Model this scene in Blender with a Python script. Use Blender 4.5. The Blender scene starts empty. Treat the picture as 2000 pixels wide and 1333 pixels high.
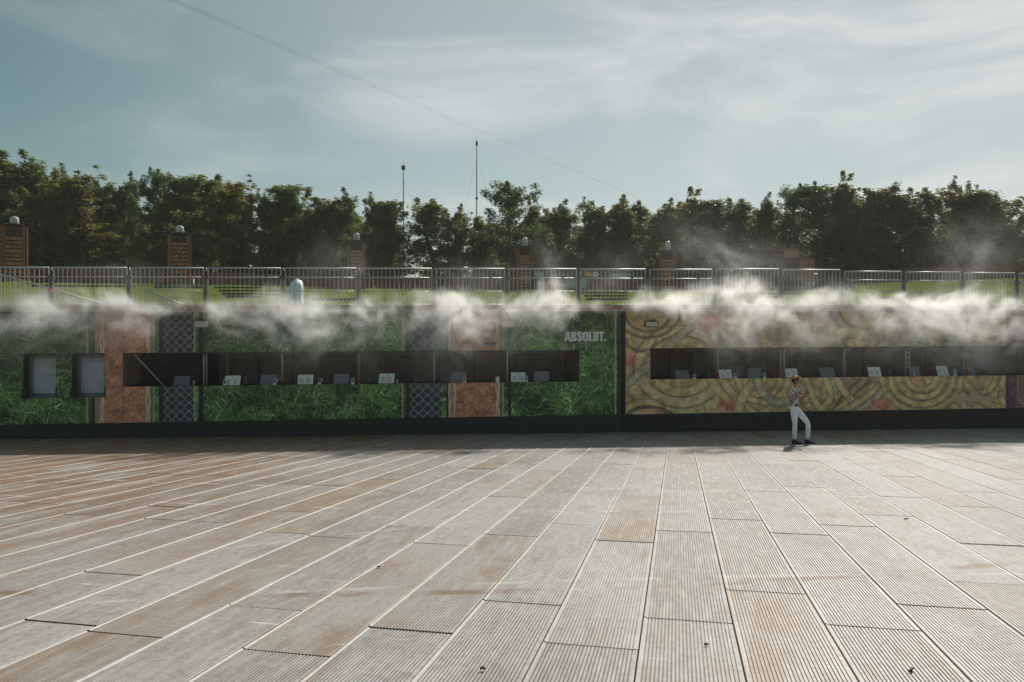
import bpy, bmesh, math, random
import numpy as np
from mathutils import Vector, Matrix, noise as mnoise
R = math.radians
random.seed(7)
rng = np.random.default_rng(7)
S = bpy.context.scene
COL = S.collection

# ------------------------------------------------------------------ camera, sky, sun, exposure
EYE, FPX, HOR = 3.98, 1400.0, 596.0
cam = bpy.data.cameras.new('camera')
cam.sensor_width = 36.0
cam.lens = FPX / 2000 * 36
cam.shift_y = -(666.5 - HOR) / 2000
cam.clip_start, cam.clip_end = 0.1, 3000
camo = bpy.data.objects.new('camera', cam)
COL.objects.link(camo)
camo.location = (0, 0, EYE)
camo.rotation_euler = (R(90), 0, 0)
S.camera = camo

SUN_EL, SUN_AZ = R(36.5), R(27.0)          # azimuth measured from +Y towards +X
world = bpy.data.worlds.new('World')
S.world = world
world.use_nodes = True
wn, wl = world.node_tree.nodes, world.node_tree.links
wn.clear()
w_out = wn.new('ShaderNodeOutputWorld')
w_bg = wn.new('ShaderNodeBackground')
w_bg.inputs['Strength'].default_value = 0.05
w_sky = wn.new('ShaderNodeTexSky')
w_sky.sky_type = 'NISHITA'
w_sky.sun_disc = False
w_sky.sun_elevation = SUN_EL
w_sky.sun_rotation = SUN_AZ
w_sky.air_density, w_sky.dust_density, w_sky.ozone_density = 1.0, 0.35, 1.0
w_hsv = wn.new('ShaderNodeHueSaturation')
w_hsv.inputs['Hue'].default_value = 0.435
w_hsv.inputs['Saturation'].default_value = 0.84
w_hsv.inputs['Value'].default_value = 0.55
wl.new(w_sky.outputs[0], w_hsv.inputs['Color'])
w_tc = wn.new('ShaderNodeTexCoord')
w_map = wn.new('ShaderNodeMapping')
w_map.inputs['Rotation'].default_value = (R(10), R(-22), R(30))
w_map.inputs['Scale'].default_value = (1.3, 1.3, 4.6)
wl.new(w_tc.outputs['Generated'], w_map.inputs['Vector'])
w_no = wn.new('ShaderNodeTexNoise')
w_no.inputs['Scale'].default_value = 1.9
w_no.inputs['Detail'].default_value = 7
w_no.inputs['Roughness'].default_value = 0.55
w_no.inputs['Distortion'].default_value = 0.6
wl.new(w_map.outputs[0], w_no.inputs['Vector'])
# thin high cloud: wisps, plus a veil that scatters forward round the sun
w_rmp = wn.new('ShaderNodeMapRange')
w_rmp.interpolation_type = 'SMOOTHSTEP'
w_rmp.inputs['From Min'].default_value = 0.40
w_rmp.inputs['From Max'].default_value = 0.72
wl.new(w_no.outputs['Fac'], w_rmp.inputs['Value'])
w_nrm = wn.new('ShaderNodeVectorMath'); w_nrm.operation = 'NORMALIZE'
wl.new(w_tc.outputs['Generated'], w_nrm.inputs[0])
w_dot = wn.new('ShaderNodeVectorMath'); w_dot.operation = 'DOT_PRODUCT'
wl.new(w_nrm.outputs[0], w_dot.inputs[0])
w_dot.inputs[1].default_value = (math.sin(SUN_AZ) * math.cos(SUN_EL), math.cos(SUN_AZ) * math.cos(SUN_EL), math.sin(SUN_EL))
w_ph = wn.new('ShaderNodeMapRange'); w_ph.interpolation_type = 'SMOOTHSTEP'
w_ph.inputs['From Min'].default_value = 0.45
w_ph.inputs['From Max'].default_value = 0.98
wl.new(w_dot.outputs['Value'], w_ph.inputs['Value'])
w_a = wn.new('ShaderNodeMath'); w_a.operation = 'MULTIPLY_ADD'           # wisps: weak away from the sun, strong near it
w_a.inputs[1].default_value = 0.55; w_a.inputs[2].default_value = 0.16
wl.new(w_ph.outputs[0], w_a.inputs[0])
w_b = wn.new('ShaderNodeMath'); w_b.operation = 'MULTIPLY'
wl.new(w_rmp.outputs[0], w_b.inputs[0]); wl.new(w_a.outputs[0], w_b.inputs[1])
w_c = wn.new('ShaderNodeMath'); w_c.operation = 'MULTIPLY_ADD'; w_c.use_clamp = True
w_c.inputs[1].default_value = 0.42
wl.new(w_ph.outputs[0], w_c.inputs[0]); wl.new(w_b.outputs[0], w_c.inputs[2])
w_mix = wn.new('ShaderNodeMixRGB')
w_mix.inputs['Color2'].default_value = (7.6, 7.85, 7.85, 1)
wl.new(w_c.outputs[0], w_mix.inputs['Fac'])
wl.new(w_hsv.outputs[0], w_mix.inputs['Color1'])
wl.new(w_mix.outputs[0], w_bg.inputs['Color'])
wl.new(w_bg.outputs[0], w_out.inputs['Surface'])

sl = bpy.data.lights.new('sun', 'SUN')
sl.energy = 3.25
sl.angle = R(0.5)
sl.color = (1.0, 0.93, 0.83)
suno = bpy.data.objects.new('sun', sl)
COL.objects.link(suno)
sdir = Vector((math.sin(SUN_AZ) * math.cos(SUN_EL), math.cos(SUN_AZ) * math.cos(SUN_EL), math.sin(SUN_EL)))
suno.rotation_euler = sdir.to_track_quat('Z', 'Y').to_euler()
suno.location = (20, 30, 40)

S.render.engine = 'CYCLES'
S.view_settings.view_transform = 'Standard'
S.view_settings.look = 'None'
S.view_settings.exposure = 0.86
S.view_settings.gamma = 1.0
S.view_settings.use_curve_mapping = False
S.cycles.use_denoising = True
S.cycles.volume_bounces = 2
S.cycles.max_bounces = 8
S.cycles.transparent_max_bounces = 96

# ------------------------------------------------------------------ frames
TH = math.atan(7.62e-5 * FPX)              # the bar front recedes to the right by this angle
CT, ST = math.cos(TH), math.sin(TH)
Z0 = 22.2

def U(x, v=0.0):                            # picture column -> distance along the bar front, at depth v behind it
    r = (x - 1000) / FPX
    return (r * (Z0 + v * CT) + v * ST) / (CT - r * ST)
def ZH(x, y, v=0.0):                        # picture point -> height on the plane v behind the front
    u = U(x, v)
    return EYE - (y - HOR) / FPX * (Z0 + u * ST + v * CT)
def W(u, v, z):                             # bar frame -> world
    return Vector((u * CT - v * ST, Z0 + u * ST + v * CT, z))
def AT(x, y, Y):                            # picture point at depth Y -> world
    return Vector(((x - 1000) / FPX * Y, Y, EYE - (y - HOR) / FPX * Y))
def floor_z(X, Y):
    return EYE - 1.7 - 0.10286 * Y + 0.003 * X

# ------------------------------------------------------------------ object helpers
ORG = {}
def tag(o, label=None, cat=None, group=None, kind=None):
    if label: o['label'] = label
    if cat: o['category'] = cat
    if group: o['group'] = group
    if kind: o['kind'] = kind
    return o
def thing(name, label, cat, loc=(0, 0, 0), rot=0.0, group=None):
    o = bpy.data.objects.new(name, None)
    o.empty_display_size = 0.2
    COL.objects.link(o)
    o.location = loc
    o.rotation_euler = (0, 0, rot)
    return tag(o, label, cat, group)
def wthing(name, label, cat, u, v, z, group=None):      # a thing standing in the bar frame; its parts are given in bar coordinates
    o = thing(name, label, cat, W(u, v, z), TH, group)
    ORG[o.name] = Vector((u, v, z))
    return o
def place(name, me, parent=None, loc=None):
    o = bpy.data.objects.new(name, me)
    COL.objects.link(o)
    if parent is not None: o.parent = parent
    if loc is not None: o.location = loc
    return o

class MB:
    def __init__(s): s.v, s.f, s.sm = [], [], []
    def add(s, vs, fs, smooth=False):
        n = len(s.v)
        s.v += [tuple(p) for p in vs]
        s.f += [tuple(i + n for i in f) for f in fs]
        s.sm += [smooth] * len(fs)
        return s
    def box(s, x0, x1, y0, y1, z0, z1):
        return s.add([(x0, y0, z0), (x1, y0, z0), (x1, y1, z0), (x0, y1, z0), (x0, y0, z1), (x1, y0, z1), (x1, y1, z1), (x0, y1, z1)],
                     [(0, 3, 2, 1), (4, 5, 6, 7), (0, 1, 5, 4), (1, 2, 6, 5), (2, 3, 7, 6), (3, 0, 4, 7)])
    def obox(s, c, ax, ay, az, hx, hy, hz):
        c, ax, ay, az = Vector(c), Vector(ax), Vector(ay), Vector(az)
        vs = [c + ax * hx * i + ay * hy * j + az * hz * k for k in (-1, 1) for i, j in ((-1, -1), (1, -1), (1, 1), (-1, 1))]
        return s.add(vs, [(0, 3, 2, 1), (4, 5, 6, 7), (0, 1, 5, 4), (1, 2, 6, 5), (2, 3, 7, 6), (3, 0, 4, 7)])
    def tube(s, pts, rad, n=8, cap=True, smooth=True):
        pts = [Vector(p) for p in pts]
        rr = rad if isinstance(rad, (list, tuple)) else [rad] * len(pts)
        vs, fs = [], []
        a = None
        for i, p in enumerate(pts):
            t = (pts[min(i + 1, len(pts) - 1)] - pts[max(i - 1, 0)]).normalized()
            if a is None:
                a = t.orthogonal().normalized()
            a = (a - t * a.dot(t)).normalized()
            b = t.cross(a)
            for k in range(n):
                q = 2 * math.pi * k / n
                vs.append(p + (a * math.cos(q) + b * math.sin(q)) * rr[i])
        for i in range(len(pts) - 1):
            for k in range(n):
                fs.append((i * n + k, i * n + (k + 1) % n, (i + 1) * n + (k + 1) % n, (i + 1) * n + k))
        if cap:
            fs.append(tuple(reversed(range(n))))
            fs.append(tuple((len(pts) - 1) * n + k for k in range(n)))
        return s.add(vs, fs, smooth)
    def lathe(s, c, prof, n=16, smooth=True):
        c = Vector(c)
        vs = [c + Vector((r * math.cos(2 * math.pi * k / n), r * math.sin(2 * math.pi * k / n), z)) for r, z in prof for k in range(n)]
        fs = [(i * n + k, i * n + (k + 1) % n, (i + 1) * n + (k + 1) % n, (i + 1) * n + k) for i in range(len(prof) - 1) for k in range(n)]
        fs += [tuple(reversed(range(n))), tuple((len(prof) - 1) * n + k for k in range(n))]
        return s.add(vs, fs, smooth)
    def disc(s, c, ax, ay, r0, r1, n=24, depth=None):
        c, ax, ay = Vector(c), Vector(ax), Vector(ay)
        vs = []
        for k in range(n):
            q = 2 * math.pi * k / n
            d = ax * math.cos(q) + ay * math.sin(q)
            vs += [c + d * r0, c + d * r1]
        return s.add(vs, [(2 * k, 2 * k + 1, (2 * k + 3) % (2 * n), (2 * k + 2) % (2 * n)) for k in range(n)])
    def mesh(s, name, mat, org=(0, 0, 0)):
        me = bpy.data.meshes.new(name)
        o = Vector(org)
        me.from_pydata([tuple(Vector(p) - o) for p in s.v], [], s.f)
        if any(s.sm): me.polygons.foreach_set('use_smooth', s.sm)
        if mat: me.materials.append(mat)
        me.update()
        return me
    def build(s, name, mat, parent=None, root=None, loc=None):
        org = ORG.get((root or parent).name, (0, 0, 0)) if (root or parent) is not None else (0, 0, 0)
        return place(name, s.mesh(name, mat, org), parent, loc)

# ------------------------------------------------------------------ materials
def new_mat(name):
    m = bpy.data.materials.new(name)
    m.use_nodes = True
    nt = m.node_tree
    b = nt.nodes['Principled BSDF']
    return m, nt, b
def mat(name, c, rough=0.6, metal=0.0, var=0.25, scale=6.0, bump=0.0, c2=None, stretch=(1, 1, 1), spec=0.5):
    m, nt, b = new_mat(name)
    n, l = nt.nodes, nt.links
    b.inputs['Roughness'].default_value = rough
    b.inputs['Metallic'].default_value = metal
    b.inputs['Specular IOR Level'].default_value = spec
    tc = n.new('ShaderNodeTexCoord')
    mp = n.new('ShaderNodeMapping')
    mp.inputs['Scale'].default_value = stretch
    l.new(tc.outputs['Object'], mp.inputs['Vector'])
    no = n.new('ShaderNodeTexNoise')
    no.inputs['Scale'].default_value = scale
    no.inputs['Detail'].default_value = 6
    no.inputs['Roughness'].default_value = 0.65
    l.new(mp.outputs[0], no.inputs['Vector'])
    oi = n.new('ShaderNodeObjectInfo')
    ad = n.new('ShaderNodeMath'); ad.operation = 'MULTIPLY_ADD'
    ad.inputs[1].default_value = 0.35
    l.new(oi.outputs['Random'], ad.inputs[0])
    l.new(no.outputs['Fac'], ad.inputs[2])
    rp = n.new('ShaderNodeValToRGB')
    d = c2 or tuple(x * (1 - var) for x in c)
    u = tuple(min(1, x * (1 + var)) for x in c)
    rp.color_ramp.elements[0].position = 0.35
    rp.color_ramp.elements[1].position = 0.95
    rp.color_ramp.elements[0].color = (*d, 1)
    rp.color_ramp.elements[1].color = (*u, 1)
    l.new(ad.outputs[0], rp.inputs['Fac'])
    l.new(rp.outputs[0], b.inputs['Base Color'])
    if bump:
        bp = n.new('ShaderNodeBump')
        bp.inputs['Strength'].default_value = bump
        bp.inputs['Distance'].default_value = 0.02
        l.new(no.outputs['Fac'], bp.inputs['Height'])
        l.new(bp.outputs[0], b.inputs['Normal'])
    return m

M = {}
M['galv'] = mat('galvanised steel', (0.44, 0.46, 0.47), 0.5, 0.35, 0.25, 9)
M['steel_dark'] = mat('dark grey steel', (0.13, 0.135, 0.14), 0.5, 0.3, 0.3, 8)
M['black'] = mat('black painted board', (0.032, 0.031, 0.031), 0.6, 0, 0.35, 3, 0.1)
M['black_metal'] = mat('black metal', (0.018, 0.018, 0.02), 0.45, 0.2, 0.3, 8)
M['ply'] = mat('dark brown plywood', (0.30, 0.21, 0.18), 0.7, 0, 0.4, 2.2, 0.1, stretch=(1, 1, 0.3))
M['cabinet'] = mat('brown cabinet board', (0.19, 0.14, 0.12), 0.6, 0, 0.3, 3, 0.1)
M['timber'] = mat('weathered timber', (0.22, 0.12, 0.062), 0.75, 0, 0.45, 5, 0.4, stretch=(0.4, 4, 4))
M['fence_wood'] = mat('brown fence board', (0.17, 0.085, 0.048), 0.8, 0, 0.4, 4, 0.3, stretch=(3, 3, 0.5))
M['tower_wood'] = mat('tower board', (0.20, 0.098, 0.052), 0.8, 0, 0.45, 5, 0.3, stretch=(4, 4, 0.6))
M['shingle'] = mat('cedar shingle', (0.38, 0.17, 0.085), 0.8, 0, 0.5, 9, 0.3)
M['shingle_dark'] = mat('brown cedar shingle', (0.28, 0.145, 0.078), 0.8, 0, 0.4, 9, 0.3)
M['shingle_pale'] = mat('pale cedar shingle', (0.46, 0.23, 0.12), 0.8, 0, 0.4, 9, 0.3)
M['step_wood'] = mat('dark terrace board', (0.045, 0.037, 0.03), 0.8, 0, 0.3, 5, 0.2)
M['white'] = mat('white card', (0.88, 0.90, 0.90), 0.55, 0, 0.12, 14)
M['white_plastic'] = mat('white plastic', (0.72, 0.73, 0.72), 0.4, 0, 0.08, 8)
M['slate'] = mat('slate grey board', (0.17, 0.19, 0.215), 0.5, 0, 0.2, 8)
M['shutter'] = mat('grey roller shutter', (0.66, 0.70, 0.76), 0.5, 0.2, 0.15, 4)
M['shutter_frame'] = mat('shutter frame', (0.22, 0.245, 0.27), 0.5, 0.2, 0.2, 4)
M['reveal'] = mat('dark green reveal', (0.02, 0.026, 0.02), 0.6, 0, 0.3, 5)
M['red'] = mat('red plastic', (0.62, 0.06, 0.03), 0.5, 0, 0.15, 10)
M['orange'] = mat('orange lettering', (0.85, 0.36, 0.03), 0.5, 0, 0.06, 8)
M['blue'] = mat('blue can', (0.10, 0.25, 0.42), 0.4, 0.1, 0.2, 8)
M['lens'] = mat('floodlight glass', (0.50, 0.49, 0.43), 0.25, 0, 0.1, 4)  # pale base colour stands for the floor reflected in the glass
M['dome'] = mat('cloudy plastic dome', (0.55, 0.57, 0.58), 0.22, 0, 0.1, 5)
M['sign_green'] = mat('pale green sign', (0.22, 0.36, 0.29), 0.6, 0, 0.2, 3)
M['sign_green_text'] = mat('sign print', (0.42, 0.55, 0.48), 0.6, 0, 0.1, 3)
M['tarp'] = mat('pale turquoise tarpaulin', (0.60, 0.80, 0.79), 0.5, 0, 0.12, 3, 0.2)
M['mast'] = mat('mast steel', (0.09, 0.095, 0.10), 0.5, 0.4, 0.2, 4)
M['cable'] = mat('steel cable', (0.035, 0.04, 0.042), 0.6, 0.3, 0.2, 4)
M['bark'] = mat('bark', (0.085, 0.07, 0.055), 0.9, 0, 0.5, 7, 0.6, stretch=(1, 1, 0.35))
M['soil'] = mat('bare soil', (0.12, 0.10, 0.075), 0.95, 0, 0.3, 0.6, 0.3)
M['tape'] = mat('pale paper tape', (0.66, 0.53, 0.35), 0.7, 0, 0.1, 6)

def grass_mat():
    m, nt, b = new_mat('mown grass')
    n, l = nt.nodes, nt.links
    b.inputs['Roughness'].default_value = 0.8
    b.inputs['Specular IOR Level'].default_value = 0.0
    tc = n.new('ShaderNodeTexCoord')
    a = n.new('ShaderNodeTexNoise'); a.inputs['Scale'].default_value = 0.35; a.inputs['Detail'].default_value = 5
    c = n.new('ShaderNodeTexNoise'); c.inputs['Scale'].default_value = 14; c.inputs['Detail'].default_value = 4
    l.new(tc.outputs['Object'], a.inputs['Vector']); l.new(tc.outputs['Object'], c.inputs['Vector'])
    mx = n.new('ShaderNodeMath'); mx.operation = 'MULTIPLY_ADD'; mx.inputs[1].default_value = 0.5
    l.new(c.outputs['Fac'], mx.inputs[0]); l.new(a.outputs['Fac'], mx.inputs[2])
    rp = n.new('ShaderNodeValToRGB')
    rp.color_ramp.elements[0].position, rp.color_ramp.elements[0].color = 0.5, (0.055, 0.085, 0.012, 1)
    rp.color_ramp.elements[1].position, rp.color_ramp.elements[1].color = 1.0, (0.155, 0.175, 0.028, 1)
    l.new(mx.outputs[0], rp.inputs['Fac']); l.new(rp.outputs[0], b.inputs['Base Color'])
    bp = n.new('ShaderNodeBump'); bp.inputs['Strength'].default_value = 0.8; bp.inputs['Distance'].default_value = 0.06
    l.new(c.outputs['Fac'], bp.inputs['Height']); l.new(bp.outputs[0], b.inputs['Normal'])
    return m
M['grass'] = grass_mat()

def leaf_mat(name, c):
    m, nt, b = new_mat(name)
    n, l = nt.nodes, nt.links
    out = n['Material Output']
    at = n.new('ShaderNodeAttribute'); at.attribute_name = 'shade'
    oi = n.new('ShaderNodeObjectInfo')
    ad = n.new('ShaderNodeMath'); ad.operation = 'MULTIPLY_ADD'; ad.inputs[1].default_value = 0.35
    l.new(oi.outputs['Random'], ad.inputs[0]); l.new(at.outputs['Fac'], ad.inputs[2])
    rp = n.new('ShaderNodeValToRGB')
    e = rp.color_ramp.elements
    e[0].position, e[0].color = 0.0, (c[0] * 0.55, c[1] * 0.6, c[2] * 0.6, 1)
    e[1].position, e[1].color = 1.3 if False else 1.0, (c[0] * 1.55, c[1] * 1.3, c[2] * 1.0, 1)
    l.new(ad.outputs[0], rp.inputs['Fac'])
    l.new(rp.outputs[0], b.inputs['Base Color'])
    b.inputs['Roughness'].default_value = 0.55
    b.inputs['Specular IOR Level'].default_value = 0.35
    tr = n.new('ShaderNodeBsdfTranslucent')
    l.new(rp.outputs[0], tr.inputs['Color'])
    ms = n.new('ShaderNodeMixShader'); ms.inputs[0].default_value = 0.5
    l.new(b.outputs[0], ms.inputs[1]); l.new(tr.outputs[0], ms.inputs[2])
    l.new(ms.outputs[0], out.inputs['Surface'])
    return m
M['leaf'] = [leaf_mat('birch leaves', (0.122, 0.172, 0.046)), leaf_mat('dark green leaves', (0.086, 0.150, 0.038)), leaf_mat('olive leaves', (0.165, 0.180, 0.046))]

def print_mat():
    m, nt, b = new_mat('printed tarpaulin')
    n, l = nt.nodes, nt.links
    at = n.new('ShaderNodeAttribute'); at.attribute_name = 'print'
    l.new(at.outputs['Color'], b.inputs['Base Color'])
    b.inputs['Roughness'].default_value = 0.5
    b.inputs['Specular IOR Level'].default_value = 0.35
    no = n.new('ShaderNodeTexNoise'); no.inputs['Scale'].default_value = 1.3; no.inputs['Detail'].default_value = 3
    tc = n.new('ShaderNodeTexCoord'); l.new(tc.outputs['Object'], no.inputs['Vector'])
    bp = n.new('ShaderNodeBump'); bp.inputs['Strength'].default_value = 0.15; bp.inputs['Distance'].default_value = 0.05
    l.new(no.outputs['Fac'], bp.inputs['Height']); l.new(bp.outputs[0], b.inputs['Normal'])
    return m
M['print'] = print_mat()

def floor_mat():
    m, nt, b = new_mat('ribbed floor panel')
    n, l = nt.nodes, nt.links
    geo = n.new('ShaderNodeNewGeometry')
    tc = n.new('ShaderNodeTexCoord')
    oi = n.new('ShaderNodeObjectInfo')
    sep = n.new('ShaderNodeSeparateXYZ'); l.new(geo.outputs['Position'], sep.inputs[0])
    def mth(op, a, bb, c=None):
        x = n.new('ShaderNodeMath'); x.operation = op
        for i, q in enumerate((a, bb, c)):
            if q is None: continue
            if isinstance(q, (int, float)): x.inputs[i].default_value = q
            else: l.new(q, x.inputs[i])
        return x.outputs[0]
    def noise(scale, detail, vec, sc=(1, 1, 1), off=None):
        mp = n.new('ShaderNodeMapping'); mp.inputs['Scale'].default_value = sc
        l.new(vec, mp.inputs['Vector'])
        if off is not None: l.new(off, mp.inputs['Location'])
        x = n.new('ShaderNodeTexNoise'); x.inputs['Scale'].default_value = scale; x.inputs['Detail'].default_value = detail
        x.inputs['Roughness'].default_value = 0.62
        l.new(mp.outputs[0], x.inputs['Vector'])
        return x.outputs['Fac']
    def ramp(f, p0, p1):
        x = n.new('ShaderNodeMapRange'); x.interpolation_type = 'SMOOTHSTEP'
        l.new(f, x.inputs['Value']); x.inputs['From Min'].default_value = p0; x.inputs['From Max'].default_value = p1
        return x.outputs[0]
    def mix(f, a, bb, blend='MIX'):
        x = n.new('ShaderNodeMixRGB'); x.blend_type = blend
        if isinstance(f, (int, float)): x.inputs[0].default_value = f
        else: l.new(f, x.inputs[0])
        for i, q in ((1, a), (2, bb)):
            if isinstance(q, tuple): x.inputs[i].default_value = (*q, 1)
            else: l.new(q, x.inputs[i])
        return x.outputs[0]
    off = n.new('ShaderNodeCombineXYZ')
    r10 = mth('MULTIPLY', oi.outputs['Random'], 37.0)
    l.new(r10, off.inputs[0]); l.new(r10, off.inputs[1])
    P, O = geo.outputs['Position'], tc.outputs['Object']
    big = noise(0.28, 4, P)
    fine = noise(22, 5, P)
    streak = noise(7, 5, O, (2.2, 0.35, 1), off.outputs[0])
    blot = noise(1.5, 6, O, (1.6, 0.8, 1), off.outputs[0])
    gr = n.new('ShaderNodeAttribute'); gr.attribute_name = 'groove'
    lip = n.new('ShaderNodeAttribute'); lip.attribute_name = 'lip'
    rnd = oi.outputs['Random']
    base = mix(rnd, (0.26, 0.25, 0.235), (0.365, 0.375, 0.38))
    base = mix(mth('MULTIPLY', ramp(fine, 0.40, 0.72), 0.6), base, (0.18, 0.165, 0.145))
    base = mix(mth('MULTIPLY', ramp(streak, 0.42, 0.7), 0.6), base, (0.44, 0.435, 0.425))
    # brown soil film: thick at left, where its brown also stands for a warm glow, in streaks along the ribs elsewhere
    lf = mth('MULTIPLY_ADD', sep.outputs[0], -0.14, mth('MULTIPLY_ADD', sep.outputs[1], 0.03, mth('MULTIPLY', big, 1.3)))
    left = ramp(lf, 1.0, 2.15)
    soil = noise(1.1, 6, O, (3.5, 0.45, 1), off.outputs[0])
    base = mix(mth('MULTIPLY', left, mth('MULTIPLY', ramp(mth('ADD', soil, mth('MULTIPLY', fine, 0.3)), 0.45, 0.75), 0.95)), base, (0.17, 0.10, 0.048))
    tint = ramp(mth('FRACT', mth('MULTIPLY', rnd, 7.31), 0.0), 0.66, 1.0)
    blot = noise(0.9, 6, O, (1.3, 0.6, 1), off.outputs[0])
    rust = noise(2.4, 7, O, (3.2, 0.42, 1), off.outputs[0])
    brown = mth('MULTIPLY', ramp(blot, 0.44, 0.58), ramp(mth('MULTIPLY_ADD', tint, 0.16, rust), 0.48, 0.70))
    base = mix(mth('MULTIPLY', tint, 0.30), base, (0.285, 0.215, 0.145))
    base = mix(mth('MULTIPLY', brown, 0.55), base, (0.22, 0.135, 0.07))
    dark = ramp(noise(2.6, 8, P, (1.0, 1.0, 1)), 0.64, 0.80)
    grime = ramp(noise(0.8, 7, P), 0.50, 0.72)
    base = mix(mth('MULTIPLY', grime, 0.34), base, (0.13, 0.115, 0.095))
    base = mix(mth('MULTIPLY', dark, 0.5), base, (0.065, 0.058, 0.05))
    spot = ramp(noise(9, 3, P), 0.765, 0.80)
    base = mix(mth('MULTIPLY', spot, 0.8), base, (0.03, 0.027, 0.024))
    # pale scuffs across the ribs and old wheel tracks
    scuff = mth('MULTIPLY', ramp(noise(1.0, 4, O, (1.1, 15, 1), off.outputs[0]), 0.64, 0.74), ramp(noise(0.22, 2, P), 0.44, 0.6))
    base = mix(mth('MULTIPLY', scuff, 0.8), base, (0.62, 0.61, 0.59))
    sepn = noise(2.2, 5, P)
    for cx, cy, rad, w, c, k in ((3.0, 47.0, 36.2, 0.05, (0.60, 0.58, 0.55), 0.5), (3.0, 47.0, 37.9, 0.05, (0.60, 0.58, 0.55), 0.45), (-2.0, 30.0, 24.35, 0.09, (0.17, 0.095, 0.05), 0.7), (9.0, -12.0, 22.6, 0.05, (0.58, 0.56, 0.53), 0.4), (4.0, -30.0, 36.2, 0.05, (0.60, 0.58, 0.55), 0.4)):
        dx, dy = mth('SUBTRACT', sep.outputs[0], cx), mth('SUBTRACT', sep.outputs[1], cy)
        dd = mth('ABSOLUTE', mth('SUBTRACT', mth('SQRT', mth('ADD', mth('MULTIPLY', dx, dx), mth('MULTIPLY', dy, dy)), 0), rad), 0)
        ln_ = n.new('ShaderNodeMapRange'); ln_.interpolation_type = 'SMOOTHSTEP'
        l.new(dd, ln_.inputs['Value']); ln_.inputs['From Min'].default_value = w; ln_.inputs['From Max'].default_value = w * 0.3
        base = mix(mth('MULTIPLY', mth('MULTIPLY', ln_.outputs[0], ramp(sepn, 0.45, 0.62)), k), base, c)
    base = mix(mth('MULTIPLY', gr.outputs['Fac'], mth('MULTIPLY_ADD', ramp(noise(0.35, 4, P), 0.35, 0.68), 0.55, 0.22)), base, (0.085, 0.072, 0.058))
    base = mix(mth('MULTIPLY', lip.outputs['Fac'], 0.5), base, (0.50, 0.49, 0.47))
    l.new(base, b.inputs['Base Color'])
    b.inputs['Metallic'].default_value = 0.0
    b.inputs['Specular IOR Level'].default_value = 0.28
    rr = n.new('ShaderNodeMapRange'); l.new(fine, rr.inputs['Value'])
    rr.inputs['To Min'].default_value, rr.inputs['To Max'].default_value = 0.42, 0.68
    l.new(rr.outputs[0], b.inputs['Roughness'])
    bp = n.new('ShaderNodeBump'); bp.inputs['Strength'].default_value = 0.25; bp.inputs['Distance'].default_value = 0.01
    l.new(fine, bp.inputs['Height']); l.new(bp.outputs[0], b.inputs['Normal'])
    return m
M['floor'] = floor_mat()

# ------------------------------------------------------------------ ground, hill
g = MB()
n_ = 48
g.add([(0, 40, -1.6)] + [(480 * math.cos(2 * math.pi * k / n_), 40 + 480 * math.sin(2 * math.pi * k / n_), -1.6) for k in range(n_)],
      [(0, 1 + k, 1 + (k + 1) % n_) for k in range(n_)])
tag(g.build('ground', M['soil']), kind='structure')

FX = [-60, -32.6, -22.8, -12.9, 0.9, 13.3, 20.5, 24.5, 28.2, 33, 45]     # the brown fence round the top of the grass bank
FY = [44, 48.5, 50.5, 60.5, 62, 63.5, 62, 58, 53, 47, 40]
FT = [521, 522, 530, 542, 545, 546, 542, 536, 527, 516, 508]              # its top edge, as a picture row at that depth
def f_y(X): return float(np.interp(X, FX, FY))
def f_top(X): return EYE + (HOR - float(np.interp(X, FX, FT))) / FPX * f_y(X)
def hill(X, Y):
    yb = 28.0 + 0.1 * X
    yf = f_y(X)
    zt = f_top(X) - 0.95
    t = (Y - yb) / (yf - 1.5 - yb)
    if t <= 0: return 3.80
    if t >= 1: return zt
    z = 3.80 + (zt - 3.80) * t
    return z + 0.05 * mnoise.noise(Vector((X * 0.3, Y * 0.3, 0)))
hx = np.concatenate([np.linspace(-140, -62, 12), np.linspace(-60, 60, 161), np.linspace(62, 140, 12)])
hv, hf = [], []
rows = 46
for X in hx:
    X = float(X)
    yb, yf = 24.5 + 0.1067 * X, f_y(X)
    ys = list(np.linspace(yb, yf + 1, rows - 3)) + [yf + 25, yf + 120, yf + 360]
    for Y in ys:
        hv.append((X, Y, hill(X, Y) if Y < yf + 2 else hill(X, yf + 2) - (Y - yf) * 0.004))
nx = len(hx)
for i in range(nx - 1):
    for j in range(rows - 1):
        a = i * rows + j
        hf.append((a, a + rows, a + rows + 1, a + 1))
hm = MB().add(hv, hf, True)
hill_o = tag(hm.build('hill', M['grass']), kind='structure')
def hill_hit(x, y):                        # where the line of sight through a picture point meets the bank
    best = None
    for Y in np.linspace(29, 62, 400):
        p = AT(x, y, float(Y))
        if hill(p.x, p.y) >= p.z: return p
        best = p
    return best
sb = None
for x0, x1, y in [(62, 150, 553), (150, 248, 554), (62, 240, 561), (300, 372, 556), (372, 442, 558), (420, 512, 564), (428, 512, 570), (434, 512, 576), (440, 508, 582), (300, 395, 563),
                  (1136, 1225, 574), (1140, 1225, 580), (1146, 1225, 587), (1482, 1522, 583), (1484, 1560, 576), (610, 700, 588), (1690, 1760, 585), (520, 552, 570), (520, 552, 578)]:
    a, b_ = hill_hit(x0, y), hill_hit(x1, y)
    a.z, b_.z = hill(a.x, a.y), hill(b_.x, b_.y)
    d = (b_ - a)
    L = d.length
    d.normalize()
    up = Vector((0, 0, 1))
    sd = up.cross(d).normalized()
    bm = MB().obox((a + b_) / 2 + up * 0.04, d, sd, d.cross(sd), L / 2, 0.05, 0.085)
    bm.build('step_board', M['step_wood'], hill_o)

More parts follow.
